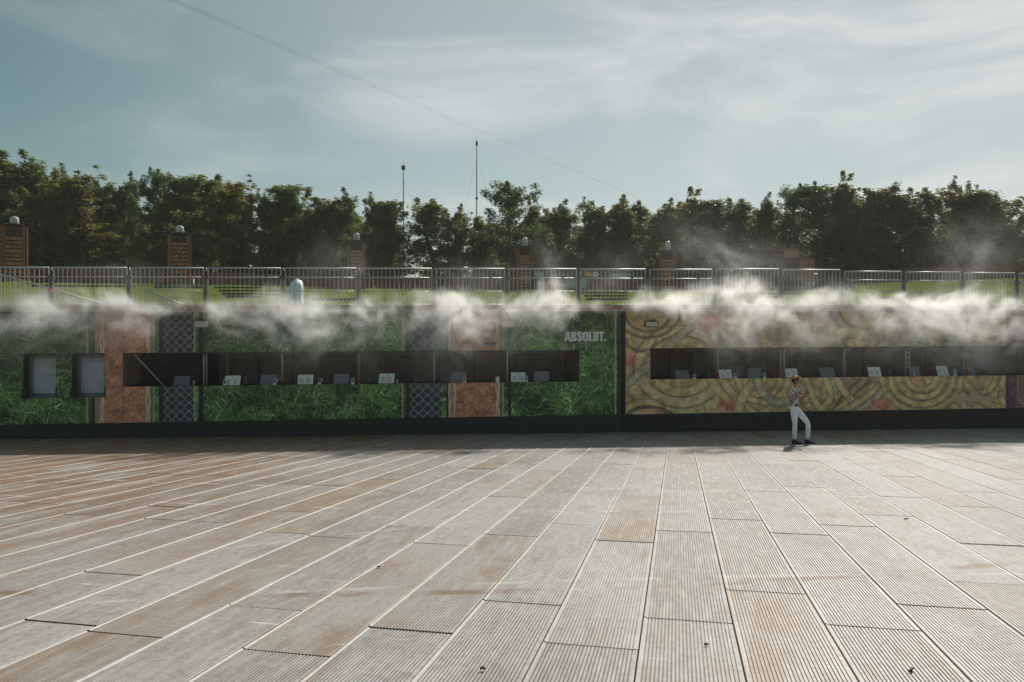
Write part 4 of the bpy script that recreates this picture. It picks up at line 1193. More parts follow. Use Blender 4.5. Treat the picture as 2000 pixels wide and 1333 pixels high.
# ------------------------------------------------------------------ lamp towers on the bank
def tower(x0, x1, ytop, ylamp, label, fade):
    xm = (x0 + x1) / 2
    Yd = FPX * 1.46 / (x1 - x0)
    X = (xm - 1000) / FPX * Yd
    Yd = min(Yd, f_y(X) - 1.0)
    k = Yd / FPX
    X = (xm - 1000) / FPX * Yd
    zb = hill(X, Yd) - 0.15
    zt = EYE + (HOR - ytop) * k
    w = (x1 - x0) * k / 2
    yaw = -math.atan2(X, Yd) * 0.95
    t = thing('lamp_tower', label, 'tower', (X, Yd, zb), yaw, 'lamp towers along the bank')
    H = zt - zb
    dp = w * .9
    MB().box(-w * .93, w * .93, -dp * .93, dp * .93, 0, H - .04).build('core', M['tower_wood'], t)
    wd = w * .22
    for sx in (-1, 1):
        for a, b_ in ((.995, .80), (.79, .60)):
            MB().box(min(sx * w * a, sx * w * b_), max(sx * w * a, sx * w * b_), -dp * (.985 if a > .9 else .965), -dp * .932, 0, H).build('frame_board', M['tower_wood'], t)
        MB().box(sx * w * .935 if sx > 0 else -w * .985, sx * w * .985 if sx > 0 else -w * .935, -dp * .93, dp * .93, 0, H - .05).build('side_board', M['tower_wood'], t)
    MB().box(-w * .59, w * .59, -dp * .945, -dp * .931, .02, H - .02).build('backing', M['step_wood'], t)  # dark sheet paints the shadow lines between the shingle rows
    sg = MB()
    rowh = .27
    nrow = int((H - .42) / rowh)
    r = random.Random(int(xm))
    for j in range(nrow):
        z = .05 + j * rowh
        u = -w * .58 - (r.random() * .1)
        while u < w * .58:
            wd_ = r.uniform(.14, .24)
            a, b_ = max(u, -w * .585), min(u + wd_, w * .585)
            if b_ - a > .02:
                lo = r.uniform(-.02, .02)
                sg.add([(a + .004, -dp * .932 - .075, z + lo), (b_ - .004, -dp * .932 - .075, z + lo), (b_ - .004, -dp * .947 - .008, z + rowh - .075), (a + .004, -dp * .947 - .008, z + rowh - .075),
                        (a + .004, -dp * .946, z + lo), (b_ - .004, -dp * .946, z + lo)], [(0, 1, 2, 3), (0, 4, 5, 1)])
            u += wd_
    so = sg.build('shingle_panel', M['shingle'], t); so['kind'] = 'stuff'
    so.data.materials.append(M['shingle_dark']); so.data.materials.append(M['shingle_pale'])
    so.data.polygons.foreach_set('material_index', np.repeat(np.random.default_rng(int(xm)).integers(0, 3, len(so.data.polygons) // 2), 2))
    MB().box(-w * .6, w * .6, -dp * .955, -dp * .931, H - .36, H - .02).build('head_board', M['step_wood'], t)
    MB().box(-w * 1.06, w * 1.06, -dp * 1.08, dp * 1.08, H + .001, H + .07).build('cap', M['black_metal'], t)
    ar = MB().box(-w * 2.0, w * 2.0, -dp * .7, -dp * .7 + .06, H + .10, H + .16).box(-w * 2.0, w * 2.0, dp * .5, dp * .5 + .06, H + .10, H + .16)
    ar.build('cross_arm', M['black_metal'], t)
    for f in (-1.85, -1.25, -.6, .6, 1.25, 1.85):
        lm = MB().box(w * f - .10, w * f + .10, -dp * .7 - .12, -dp * .7 - .02, H + .06 - .06 * (abs(f) < 1), H + .17 - .06 * (abs(f) < 1))
        lo = lm.build('spotlight', M['black_metal'], t)
        MB().box(w * f - .08, w * f + .08, -dp * .7 - .20, -dp * .7 - .121, H + .155 - .06 * (abs(f) < 1), H + .185 - .06 * (abs(f) < 1)).build('hood', M['galv'], lo)
    hz = EYE + (HOR - ylamp) * k - zb
    rd = .26
    b0 = H + .075
    hh = hz - b0
    n = 18
    prof = [(rd * .92, b0 + .08), (rd, b0 + .12), (rd, b0 + hh * .62), (rd * .93, b0 + hh * .80), (rd * .70, b0 + hh * .93), (rd * .3, b0 + hh * .995), (.01, b0 + hh)]
    MB().lathe((0, 0, 0), prof, n).build('dome', DOME, t)
    mh = MB().box(-.10, .10, -.09, .09, b0 + .10, b0 + hh * .5).build('lamp_head', M['black_metal'], t)
    MB().lathe((0, 0, 0), [(.24, b0), (.24, b0 + .079)], 16).build('lamp_base', M['black_metal'], t)
def dome_mat():
    m, nt, b = new_mat('cloudy plastic dome cover')
    b.inputs['Base Color'].default_value = (0.78, 0.80, 0.81, 1)
    b.inputs['Roughness'].default_value = 0.2
    b.inputs['Transmission Weight'].default_value = 0.5
    b.inputs['IOR'].default_value = 1.2
    return m
DOME = dome_mat()
tower(6, 50, 443, 423, 'leftmost wooden lamp tower with shingled front and domed lamp, at the left picture edge', 0)
tower(330, 372, 460, 441, 'wooden lamp tower with shingled front and domed lamp, second from the left', 0)
tower(678, 713, 474, 455, 'third lamp tower from the left, wooden with domed lamp, right of the turquoise tarp', 0)
tower(1008, 1042, 485, 464, 'wooden lamp tower with domed lamp, fourth from the left, left of the black 04 sign', 0)
tower(1287, 1321, 494, 471, 'wooden lamp tower with domed lamp, rightmost one, standing in mist', 0)

# ------------------------------------------------------------------ wooden boxes and signs on the bank
def slat_box(x0, x1, y0, y1, Y, label, depth=1.2):
    k = Y / FPX
    a, b_ = (x0 - 1000) * k, (x1 - 1000) * k
    zb, zt = EYE + (HOR - y1) * k, EYE + (HOR - y0) * k
    t = thing('wooden_box', label, 'wooden box', ((a + b_) / 2, Y, zb))
    w, H = (b_ - a) / 2, zt - zb
    MB().box(-w + .02, w - .02, .02, depth, 0, H - .02).build('core', M['step_wood'], t)
    n = max(4, int(H / .15))
    for i in range(n):
        z = H * i / n
        MB().box(-w, w, -.012, .019, z + .008, z + H / n - .008).build('slat', M['shingle'], t)
        MB().box(-w, -w + .019, .02, depth, z + .008, z + H / n - .008).build('slat', M['shingle'], t)
    MB().box(-w - .02, w + .02, -.02, depth + .02, H - .005, H + .03).build('top_board', M['fence_wood'], t)
    return t
YB = 58.0
slat_box(1531, 1561, 485, 503.5, YB, 'upper slatted wooden box raised on a brown post, left of the other box')
slat_box(1562, 1591, 504.5, 548, YB - .2, 'lower slatted wooden box standing to the right of the dark screen')
k = YB / FPX
t = thing('dark_stand', 'dark screen stand with a brown post holding up the upper wooden box', 'stand', ((1545 - 1000) * k, YB, EYE + (HOR - 550) * k))
hH = (550 - 504) * k
MB().box((1524 - 1545) * k, (1534 - 1545) * k, 0, .5, 0, hH + .55).build('post', M['fence_wood'], t)
MB().box((1535 - 1545) * k, (1561 - 1545) * k, .1, .8, 0, hH - .02).build('screen', M['black'], t)
MB().box((1535 - 1545) * k, (1561 - 1545) * k, .06, .099, hH - .3, hH - .02).build('screen_frame', M['black_metal'], t)

def bank_sign(x0, x1, y0, y1, Y, m, name, label, cat='sign', legs=True):
    k = Y / FPX
    a, b_ = (x0 - 1000) * k, (x1 - 1000) * k
    zb, zt = EYE + (HOR - y1) * k, EYE + (HOR - y0) * k
    gz = hill((a + b_) / 2, Y)
    t = thing(name, label, cat, ((a + b_) / 2, Y, min(gz, zb) - .02))
    o = t.location.z
    w = (b_ - a) / 2
    MB().box(-w, w, 0, .05, zb - o, zt - o).build('board', m, t)
    if legs and zb - gz > .02:
        for sx in (-.8, .8): MB().tube([(sx * w, .08, 0), (sx * w, .08, zt - o - .05)], .03, 6).build('leg', M['steel_dark'], t)
    return t, k, o
YS = 55.0
t, k, o = bank_sign(1133, 1192, 529.5, 544, YS, M['black'], 'number_sign', 'black sign reading 04 in orange beside a round white emblem')
me, co = text_mesh('04', 1, .01, M['orange'], .03)
cx = (1133 + 1192) / 2
fit_text(me, co, (1156.5 - 1144) * k, (541 - 531) * k)
place('digits', me, t, ((1144 - cx) * k, -.012, EYE + (HOR - 541) * k - o))
em = MB()
ec = Vector(((1163.5 - cx) * k, -.006, EYE + (HOR - 536) * k - o))
em.disc(ec, (1, 0, 0), (0, 0, 1), .0, .20, 24)
em.build('emblem_disc', M['white_plastic'], t)
e2 = MB()
def leafp(ang, L, w_):
    d = Vector((math.sin(ang), 0, math.cos(ang))); s_ = Vector((d.z, 0, -d.x))
    b0 = ec + Vector((0, -.006, -.10))
    pts = [b0, b0 + d * L * .5 + s_ * w_, b0 + d * L, b0 + d * L * .5 - s_ * w_]
    e2.add(pts, [(0, 1, 2, 3)])
for a, L in ((-.75, .22), (0, .24), (.75, .22)): leafp(a, L, .035)
e2.build('emblem_mark', M['black'], t)
t, k, o = bank_sign(1193, 1232, 534.5, 543.5, YS, M['sign_green'], 'green_banner', 'pale green banner just right of the black 04 sign')
for i in range(3): MB().box(-.55, .5 - i * .12, -.008, -.001, EYE + (HOR - 541 + i * 2) * k - o, EYE + (HOR - 540 + i * 2) * k - o).build('print_line', M['sign_green_text'], t)
t, k, o = bank_sign(1104, 1127, 545.5, 563, YS - 3, M['sign_green'], 'green_board', 'upright green info board below and left of the 04 sign, left one')
for i in range(5): MB().box(-.30, .26 - .06 * (i % 2), -.008, -.001, EYE + (HOR - 559 + i * 2.4) * k - o, EYE + (HOR - 557.8 + i * 2.4) * k - o).build('print_line', M['sign_green_text'], t)
t, k, o = bank_sign(1130, 1146, 545.5, 563, YS - 3, M['sign_green'], 'green_board', 'upright green info board directly below the 04 sign, right one')
for i in range(5): MB().box(-.20, .16 - .05 * (i % 2), -.008, -.001, EYE + (HOR - 559 + i * 2.4) * k - o, EYE + (HOR - 557.8 + i * 2.4) * k - o).build('print_line', M['sign_green_text'], t)
t, k, o = bank_sign(1045, 1062, 530.5, 541, YS, M['sign_green'], 'green_banner', 'pale green banner beside the fourth lamp tower')
MB().box(-.25, .2, -.008, -.001, EYE + (HOR - 537) * k - o, EYE + (HOR - 535) * k - o).build('print_line', M['sign_green_text'], t)

# ------------------------------------------------------------------ trees
def tree_variant(seed, style):
    r = random.Random(seed)
    tb = MB()
    # height 1: unit tree 10 m tall
    H = 10.0
    def wob(z): return Vector((.35 * math.sin(z * .5 + seed) * z / H, .35 * math.cos(z * .43 + seed * 2) * z / H, z))
    stems = [(0, 0, 1.0)] if style == 1 else [(0, 0, 1.0), (.5, .3, .9), (-.45, .2, .85)][:r.choice([1, 2, 3])]
    nodes = []
    for sx, sy, hs in stems:
        pts = []
        for i in range(10):
            z = H * hs * i / 9 * .97
            w_ = wob(z)
            pts.append(Vector((sx * (.25 + z / H * 1.2), sy * (.25 + z / H * 1.2), 0)) + w_)
        tb.tube(pts, [.15 * (1 - i / 9.6) ** 1.1 + .012 for i in range(10)], 6)
        for q in range(56 if len(stems) == 1 else 34):
            f = r.uniform(.10, .98)
            i = min(8, int(f * 9))
            b0 = pts[i].lerp(pts[i + 1], f * 9 - i)
            az = r.uniform(0, 6.283)
            if style == 1: ln_ = 2.4 * math.sin(min(1, f * 1.04) * math.pi * .84 + .32) ** .7 + .35
            elif style == 2: ln_ = (1.7 * (1 - f) ** .55 + .40) * r.uniform(.7, 1.25)
            else: ln_ = (1.6 * (1 - f) ** .6 + .40) * r.uniform(.6, 1.3)
            el = r.uniform(.45, 1.15) if f < .75 else r.uniform(.75, 1.35)
            if style == 1: el = r.uniform(.0, .75) if f < .75 else r.uniform(.5, 1.3)
            d = Vector((math.cos(az) * math.cos(el), math.sin(az) * math.cos(el), math.sin(el)))
            mid = b0 + d * ln_ * .55
            end = b0 + d * ln_ + Vector((0, 0, -.15 * ln_ if style == 0 else .05))
            tb.tube([b0, mid, end], [.05 * (1 - f * .7), .03 * (1 - f * .6), .008], 4, cap=False)
            for m_ in (.25, .5, .75, 1.0):
                c = b0.lerp(mid, m_ / .55) if m_ < .55 else mid.lerp(end, (m_ - .55) / .45)
                c = c + Vector((r.gauss(0, .12), r.gauss(0, .12), r.gauss(0, .12)))
                nodes.append((c, (.17 + .24 * r.random()) * (1.25 if style == 1 else 1.0)))
        for q in range(9):
            b0 = pts[r.choice([7, 8, 8, 9])] + Vector((r.gauss(0, .45), r.gauss(0, .45), r.uniform(-.6, .1)))
            e_ = b0 + Vector((r.gauss(0, .14), r.gauss(0, .14), r.uniform(.5, 1.25)))
            tb.tube([b0, e_], [.014, .004], 3, cap=False)
            for m_ in (.2, .5, .8, 1.0): nodes.append((b0.lerp(e_, m_), .24 - .10 * m_))
        nodes.append((pts[-1], .35)); nodes.append((pts[-2], .4))
    vs, fs, sh = [], [], []
    rg = np.random.default_rng(seed)
    for c, rad in nodes:
        if r.random() < .29: continue
        tint = r.uniform(-.24, .34)
        n = int(r.uniform(90, 160) * (max(rad, .2) / .40) ** 1.6)
        p = rg.normal(0, 1, (n, 3)); p /= np.linalg.norm(p, axis=1)[:, None]
        p *= (rg.random(n) ** .5)[:, None] * rad
        p[:, 2] *= 1.15; p[:, :2] *= .82
        if style == 0: p[:, 2] -= rg.random(n) ** 2 * .45
        ax = rg.normal(0, 1, (n, 3)); ax /= np.linalg.norm(ax, axis=1)[:, None]
        bx = np.cross(ax, rg.normal(0, 1, (n, 3))); bx /= np.linalg.norm(bx, axis=1)[:, None] + 1e-9
        sz = rg.uniform(.042, .095, n)[:, None]
        C = np.array(c) + p
        q = np.stack([C - ax * sz, C + bx * sz * .55, C + ax * sz, C - bx * sz * .55], 1)
        b0 = len(vs)
        vs.extend(q.reshape(-1, 3).tolist())
        fs.extend([(b0 + 4 * i, b0 + 4 * i + 1, b0 + 4 * i + 2, b0 + 4 * i + 3) for i in range(n)])
        sh.extend(np.repeat(np.clip(.32 + tint + rg.normal(0, .12, n), 0, 1), 4).tolist())
    tm = tb.mesh('trunk', M['bark'])
    me = bpy.data.meshes.new('crown')
    me.from_pydata(vs, [], fs)
    at = me.attributes.new('shade', 'FLOAT', 'POINT'); at.data.foreach_set('value', sh)
    me.materials.append(M['leaf'][style])
    xs = [abs(v[0]) for v in vs]
    wid = float(np.percentile(np.array(xs), 96)) * 2
    top = float(np.percentile(np.array([v[2] for v in vs]), 99.8))
    return tm, me, wid, top
VAR = {0: [tree_variant(s, 0) for s in (3, 14, 25, 36)], 1: [tree_variant(s, 1) for s in (5, 16)], 2: [tree_variant(s, 2) for s in (8, 19, 30)]}
LM = [(-400, 'the far left end'), (-60, 'the left picture edge'), (28, 'the leftmost lamp tower'), (350, 'the second lamp tower'), (694, 'the third lamp tower'), (787, 'the shorter mast'), (931, 'the taller mast'), (1022, 'the fourth lamp tower'), (1302, 'the rightmost lamp tower'), (1560, 'the wooden boxes'), (1880, 'the right mist plume')]
ORD = ['just right of', 'second to the right of', 'third to the right of', 'fourth to the right of', 'fifth to the right of', 'sixth to the right of', 'seventh to the right of', 'eighth to the right of', 'ninth to the right of', 'tenth to the right of', 'eleventh to the right of']
front = [(-330, 300, 150, 0), (-270, 292, 140, 2), (-210, 296, 140, 0), (-150, 290, 140, 0), (-95, 285, 150, 0), (-30, 290, 140, 0), (35, 299, 130, 0), (98, 322, 105, 0), (160, 343, 105, 2), (205, 360, 80, 2), (248, 340, 66, 0), (300, 334, 84, 1), (352, 343, 95, 0), (408, 339, 105, 0), (462, 356, 84, 2), (508, 372, 76, 0), (568, 361, 84, 0), (624, 386, 76, 2), (664, 371, 80, 0), (715, 378, 84, 0), (758, 392, 64, 0),
         (848, 387, 96, 0), (888, 400, 56, 2), (934, 428, 50, 2), (1002, 356, 120, 1), (1050, 388, 56, 2), (1098, 392, 86, 0), (1142, 388, 76, 0), (1196, 383, 86, 2), (1246, 391, 76, 0), (1302, 391, 84, 0), (1360, 373, 96, 2), (1404, 390, 66, 0), (1456, 387, 84, 0), (1498, 378, 60, 0), (1541, 362, 106, 1), (1606, 362, 76, 0), (1654, 342, 84, 2),
         (1700, 378, 76, 0), (1736, 361, 76, 2), (1778, 381, 76, 0), (1812, 365, 84, 0), (1858, 371, 84, 2), (1887, 347, 76, 0), (1934, 371, 84, 0), (1978, 388, 76, 2), (2035, 378, 110, 0), (2100, 370, 120, 0), (2170, 366, 120, 2), (2240, 372, 120, 0), (2310, 360, 130, 0)]
KIND = {0: ('birch_tree', 'feathery birch'), 1: ('broadleaf_tree', 'dense round-crowned tree'), 2: ('leafy_tree', 'olive green tree')}
cntr = {}
def plant(x, yt, w, st, Y, row, i):
    tm, me, wid, top = VAR[st][i % len(VAR[st])]
    X = (x - 1000) / FPX * Y
    zb = hill(X, f_y(X) + 1) - 0.3
    H = EYE + (HOR - yt) / FPX * Y - zb
    ws = w / FPX * Y / wid * 1.32
    lm = max((l for l in LM if l[0] <= x), key=lambda l: l[0], default=LM[0])
    key = (lm[1], row)
    c = cntr.get(key, 0); cntr[key] = c + 1
    nm, ds = KIND[st]
    lab = ('front row ' if row == 0 else 'half hidden back row ') + f"{ds}, {ORD[min(c, 10)]} {lm[1]}"
    t = thing(nm, lab, 'tree', (X, Y, zb), random.uniform(-.5, .5) + (0 if i % 2 else math.pi), 'trees behind the grass bank')
    t.scale = (ws, ws, H / top)
    place('trunk', tm, t); place('crown', me, t)
random.seed(21)
for i, (x, yt, w, st) in enumerate(front):
    X = (x - 1000) / FPX * 66
    plant(x, yt, w, st, max(f_y(X) + 4, 62) + random.uniform(0, 5), 0, i)
i = 0
xx = -110
while xx < 2120:
    yt = float(np.interp(xx, [f[0] for f in front], [f[1] for f in front])) + random.uniform(28, 55)
    if not (770 < xx < 830 or 895 < xx < 960):
        plant(xx, yt, random.uniform(80, 110), random.choice([0, 0, 2]), 76 + random.uniform(0, 6), 1, i + 1)
    i += 1
    xx += random.uniform(52, 80)

# ------------------------------------------------------------------ masts and overhead cables
def mast(x, y0, y1, boxes, label, Y=90):
    k = Y / FPX
    X = (x - 1000) * k
    zb, zt = 5.0, EYE + (HOR - y0) * k
    t = thing('antenna_mast', label, 'mast', (X, Y, zb))
    H = zt - zb
    MB().tube([(0, 0, 0), (0, 0, H * .8), (0, 0, H * .93), (0, 0, H)], [.075, .06, .035, .012], 6).build('pole', M['mast'], t)
    for yb, w, h in boxes:
        z = EYE + (HOR - yb) * k - zb
        MB().box(-w, w, -.12, .12, z - h, z + h).build('antenna_box', M['mast'], t)
    for a in (-4.5, 5.5): MB().tube([(0, 0, H * .85), (a, 2, 0)], .010, 4).build('guy_wire', M['cable'], t)
mast(788, 308, 405, [(328, .24, .26)], 'shorter thin mast with a dark box near its tip, left one of the two')
mast(931, 262, 440, [(281, .13, .3), (388, .16, .12)], 'taller thin mast rising left of the round-crowned tree')
def cable(pts, r0, r1, label):
    P = []
    for i in range(41):
        f = i / 40
        x = np.interp(f, [0, 1], [pts[0][0], pts[-1][0]])
        c = np.polyfit([p[0] for p in pts], [p[1] for p in pts], 2)
        inv = (1 / 46) * (1 - f) + (1 / 150) * f
        P.append(AT(x, float(np.polyval(c, x)), 1 / inv))
    t = thing('overhead_cable', label, 'cable', tuple(P[-1]))
    MB().tube([p - P[-1] for p in P], [r0 + (r1 - r0) * i / 40 for i in range(41)], 5).build('strand', M['cable'], t)
cable([(200, -62), (330, 0), (640, 125), (930, 250), (1250, 388)], .009, .007, 'upper one of the two steel cables crossing the sky from the top left')
cable([(200, -60), (330, 3), (640, 132), (930, 252), (1250, 389)], .009, .007, 'lower one of the two steel cables crossing the sky from the top left')

# ------------------------------------------------------------------ person
def skin_obj(name, chains, mat_, parent, sub=2):
    """chains: list of (points [(x,y,z,rx,ry)], root index or None, attach (chain, index) or None)"""
    vs, es, rad, roots, idx = [], [], [], [], []
    for pts, att in chains:
        ids = []
        prev = idx[att[0]][att[1]] if att else None
        for j, p in enumerate(pts):
            vs.append(p[:3]); rad.append((p[3], p[4] if len(p) > 4 else p[3])); ids.append(len(vs) - 1)
            if prev is not None: es.append((prev, len(vs) - 1))
            prev = len(vs) - 1
        if not att: roots.append(ids[0])
        idx.append(ids)
    me = bpy.data.meshes.new(name)
    me.from_pydata(vs, es, [])
    o = place(name, me, parent)
    md = o.modifiers.new('Skin', 'SKIN'); md.use_smooth_shade = True; md.branch_smoothing = 0.4
    sv = me.skin_vertices[0].data
    for i, q in enumerate(rad): sv[i].radius = q
    for q in roots: sv[q].use_root = True
    sb_ = o.modifiers.new('Subdivision', 'SUBSURF'); sb_.levels = sub; sb_.render_levels = sub
    dg = bpy.context.evaluated_depsgraph_get(); dg.update()
    m2 = bpy.data.meshes.new_from_object(o.evaluated_get(dg))
    o.modifiers.clear(); o.data = m2; bpy.data.meshes.remove(me)
    m2.name = name
    m2.materials.clear(); m2.materials.append(mat_)
    m2.polygons.foreach_set('use_smooth', [True] * len(m2.polygons))
    return o
M['skin'] = mat('skin', (0.42, 0.235, 0.165), 0.5, 0, 0.08, 6)
M['jeans'] = mat('pale jeans', (0.84, 0.89, 0.90), 0.85, 0, 0.12, 9, 0.2)
M['shoe'] = mat('black shoe', (0.015, 0.015, 0.016), 0.6, 0, 0.2, 9)
M['sole'] = mat('shoe sole', (0.035, 0.035, 0.035), 0.7, 0, 0.2, 9)
M['hair'] = mat('dark brown hair', (0.045, 0.022, 0.014), 0.5, 0, 0.4, 14, 0.4)
M['petal'] = mat('orange petals', (0.78, 0.33, 0.06), 0.6, 0, 0.3, 20)
M['petal_red'] = mat('red petals', (0.55, 0.09, 0.04), 0.6, 0, 0.3, 20)
M['yellow'] = mat('yellow wristband', (0.75, 0.52, 0.03), 0.5, 0, 0.1, 9)
M['lip'] = mat('lips', (0.36, 0.11, 0.10), 0.4, 0, 0.1, 9)
def shirt_mat():
    m, nt, b = new_mat('black and white patterned shirt')
    n, l = nt.nodes, nt.links
    b.inputs['Roughness'].default_value = .8
    tc = n.new('ShaderNodeTexCoord')
    no = n.new('ShaderNodeTexNoise'); no.inputs['Scale'].default_value = 5.5; no.inputs['Detail'].default_value = 2; no.inputs['Distortion'].default_value = 2.0
    l.new(tc.outputs['Object'], no.inputs['Vector'])
    rp = n.new('ShaderNodeValToRGB'); rp.color_ramp.interpolation = 'CONSTANT'
    e = rp.color_ramp.elements
    e[0].position, e[0].color = 0, (0.016, 0.018, 0.022, 1)
    e[1].position, e[1].color = .47, (0.16, 0.17, 0.20, 1)
    q = e.new(.50); q.color = (0.70, 0.70, 0.72, 1)
    q = e.new(.60); q.color = (0.03, 0.03, 0.04, 1)
    l.new(no.outputs['Fac'], rp.inputs['Fac']); l.new(rp.outputs[0], b.inputs['Base Color'])
    return m
M['shirt'] = shirt_mat()
def person():
    YP = 18.45
    X = (1562 - 1000) / FPX * YP
    fz = floor_z(X, YP) + .003
    root = thing('person', 'person in orange flower headband, patterned shirt and pale jeans looking at a phone', 'person', (X, YP, fz))
    F = Vector((.88, -.475, 0)); Rt = Vector((-.475, -.88, 0)); Up = Vector((0, 0, 1))
    def q(fwd, right, z, *r): 
        p = F * fwd + Rt * right
        return (p.x + BX, p.y, z + tilt(p.x + BX, p.y), *r)
    BX = -.145
    def tilt(x, y): return 0.0
    def ground(x, y): return floor_z(X + x, YP + y) - floor_z(X, YP)
    # joints
    pel = q(0, 0, .965)
    hipR, hipL = q(0, .085, .93), q(.01, -.085, .93)
    kneeR = q(.03, .085, .515); ankR = q(.03, .09, .10)
    kneeL = q(.33, -.075, .53); ankL = q(.31, -.10, .095)
    shR, shL = q(.0, .165, 1.415), q(.03, -.165, 1.415)
    elR, elL = q(-.03, .225, 1.13), q(.18, -.21, 1.15)
    wrR, wrL = q(.19, .135, 1.27), q(.27, -.04, 1.27)
    neck = q(.02, 0, 1.455); headc = q(.06, 0, 1.61)
    def e(p, *r): return (*p[:3], *r)
    # skin: head, neck, chest core, arms in one body
    body = skin_obj('body', [
        ([e(q(0, 0, .97), .09, .075), e(q(.01, 0, 1.15), .11, .085), e(q(.02, 0, 1.32), .125, .09), e(q(.02, 0, 1.42), .085, .07), e(q(.03, 0, 1.475), .05, .05), e(q(.05, 0, 1.54), .058, .062), e(q(.058, 0, 1.60), .078, .092), e(q(.050, 0, 1.66), .080, .092), e(q(.045, 0, 1.71), .05, .06)], None),
        ([e(shR, .052), e(tuple(Vector(shR[:3]).lerp(Vector(elR[:3]), .5)), .046), e(elR, .037), e(tuple(Vector(elR[:3]).lerp(Vector(wrR[:3]), .45)), .036), e(wrR, .024, .024), e(q(.245, .115, 1.315), .034, .017), e(q(.275, .10, 1.345), .030, .015)], (0, 3)),
        ([e(shL, .052), e(tuple(Vector(shL[:3]).lerp(Vector(elL[:3]), .5)), .046), e(elL, .037), e(tuple(Vector(elL[:3]).lerp(Vector(wrL[:3]), .45)), .036), e(wrL, .024, .024), e(q(.30, .0, 1.315), .034, .017), e(q(.315, .02, 1.345), .030, .015)], (0, 3)),
        ([e(hipR, .05), e(kneeR, .045), e(ankR, .034)], (0, 0)), ([e(hipL, .05), e(kneeL, .045), e(ankL, .034)], (0, 0)),
    ], M['skin'], root)
    for side, base, dirv in (('R', q(.275, .10, 1.345), -1), ('L', q(.315, .02, 1.345), 1)):
        ch = []
        b0 = Vector(base[:3])
        for k_, ln_ in enumerate((.062, .072, .068, .055)):
            o = Rt * (.012 * dirv) + Up * (.022 - .015 * k_)
            p0 = b0 + o * .5
            d1 = F * .7 + Up * .5 + Rt * (.25 * dirv)
            d2 = F * .2 + Up * .55 + Rt * (.8 * dirv)
            p1 = p0 + d1.normalized() * ln_ * .5 + Up * (.004 * k_)
            p2 = p1 + d2.normalized() * ln_ * .5
            ch.append(([(*p0, .010), (*p1, .009), (*p2, .0075)], None))
        tb0 = b0 - F * .03 + Rt * (-.012 * dirv)
        ch.append(([(*tb0, .012), (*(tb0 + Up * .03 + F * .02), .010), (*(tb0 + Up * .05 + F * .045 + Rt * (.02 * dirv)), .008)], None))
        skin_obj('fingers', ch, M['skin'], body, 1)
    # face
    hc = Vector(q(.056, 0, 1.61)[:3])
    fd = (F - Up * .28).normalized(); up = (Up + F * .28).normalized()
    MB().add([hc + fd * .088 + Rt * .012 - up * .005, hc + fd * .088 - Rt * .012 - up * .005, hc + fd * .085 + up * .03, hc + fd * .112 - up * .012], [(0, 1, 3), (1, 2, 3), (2, 0, 3), (0, 2, 1)], True).build('nose', M['skin'], body)
    MB().obox(hc + fd * .086 - up * .042, Rt, fd, up, .022, .006, .006).build('mouth', M['lip'], body)
    gl = MB()
    for s_ in (-1, 1):
        gl.obox(hc + fd * .092 + Rt * (.034 * s_) + up * .026, Rt, fd, up, .028, .006, .019)
        gl.obox(hc + fd * .03 + Rt * (.084 * s_) + up * .032, fd, Rt, up, .06, .004, .005)
    gl.obox(hc + fd * .095 + up * .03, Rt, fd, up, .012, .004, .004)
    gl.build('sunglasses', M['black_metal'], root)
    for s_ in (-1, 1):
        MB().lathe((0, 0, 0), [(.004, -.03), (.02, -.015), (.022, .01), (.01, .03)], 8).build('ear', M['skin'], body, loc=hc + Rt * (.083 * s_) - F * .005)
    # hair cap with bun
    hv = []
    n, mh = 20, 10
    for j in range(mh + 1):
        ph = math.pi * (.02 + .98 * j / mh)
        for k_ in range(n):
            a = 2 * math.pi * k_ / n
            dx, dr, dz = math.sin(ph) * math.cos(a), math.sin(ph) * math.sin(a), math.cos(ph)
            bk = 1.0 if dx < .25 or dz > .35 else .80
            hv.append(hc + Vector((0, 0, .03)) - F * .012 + F * dx * .104 * bk + Rt * dr * .094 * (bk if bk == 1 else .86) + Up * dz * .112)
    hf_ = [(j * n + k_, (j + 1) * n + k_, (j + 1) * n + (k_ + 1) % n, j * n + (k_ + 1) % n) for j in range(mh) for k_ in range(n)]
    hair = MB().add(hv, hf_, True).build('hair', M['hair'], root)
    # flower headband
    cr = thing('x', None, None); bpy.data.objects.remove(cr)
    fb = MB()
    ring = [hc + F * (.098 * math.cos(a)) + Rt * (.09 * math.sin(a)) + Up * (.095 + .012 * math.cos(a)) for a in np.linspace(0, 2 * math.pi, 25)]
    fb.tube(ring, .010, 6)
    band = fb.build('headband', M['petal_red'], root)
    r = random.Random(4)
    for i in range(15):
        a = 2 * math.pi * i / 15
        c = hc + F * (.104 * math.cos(a)) + Rt * (.096 * math.sin(a)) + Up * (.108 + .012 * math.cos(a) + r.uniform(-.008, .012))
        fl_ = MB()
        for k_ in range(6):
            b_ = 2 * math.pi * k_ / 6
            out = (F * math.cos(a) + Rt * math.sin(a) + Up * .5).normalized()
            t1 = out.orthogonal().normalized(); t2 = out.cross(t1)
            d = t1 * math.cos(b_) + t2 * math.sin(b_)
            w_ = t1 * -math.sin(b_) + t2 * math.cos(b_)
            fl_.add([c, c + d * .024 + w_ * .013 + out * .010, c + d * .040 + out * .006, c + d * .024 - w_ * .013 + out * .010], [(0, 1, 2, 3)])
        fl_.build('flower', M['petal'] if i % 3 else M['petal_red'], band)
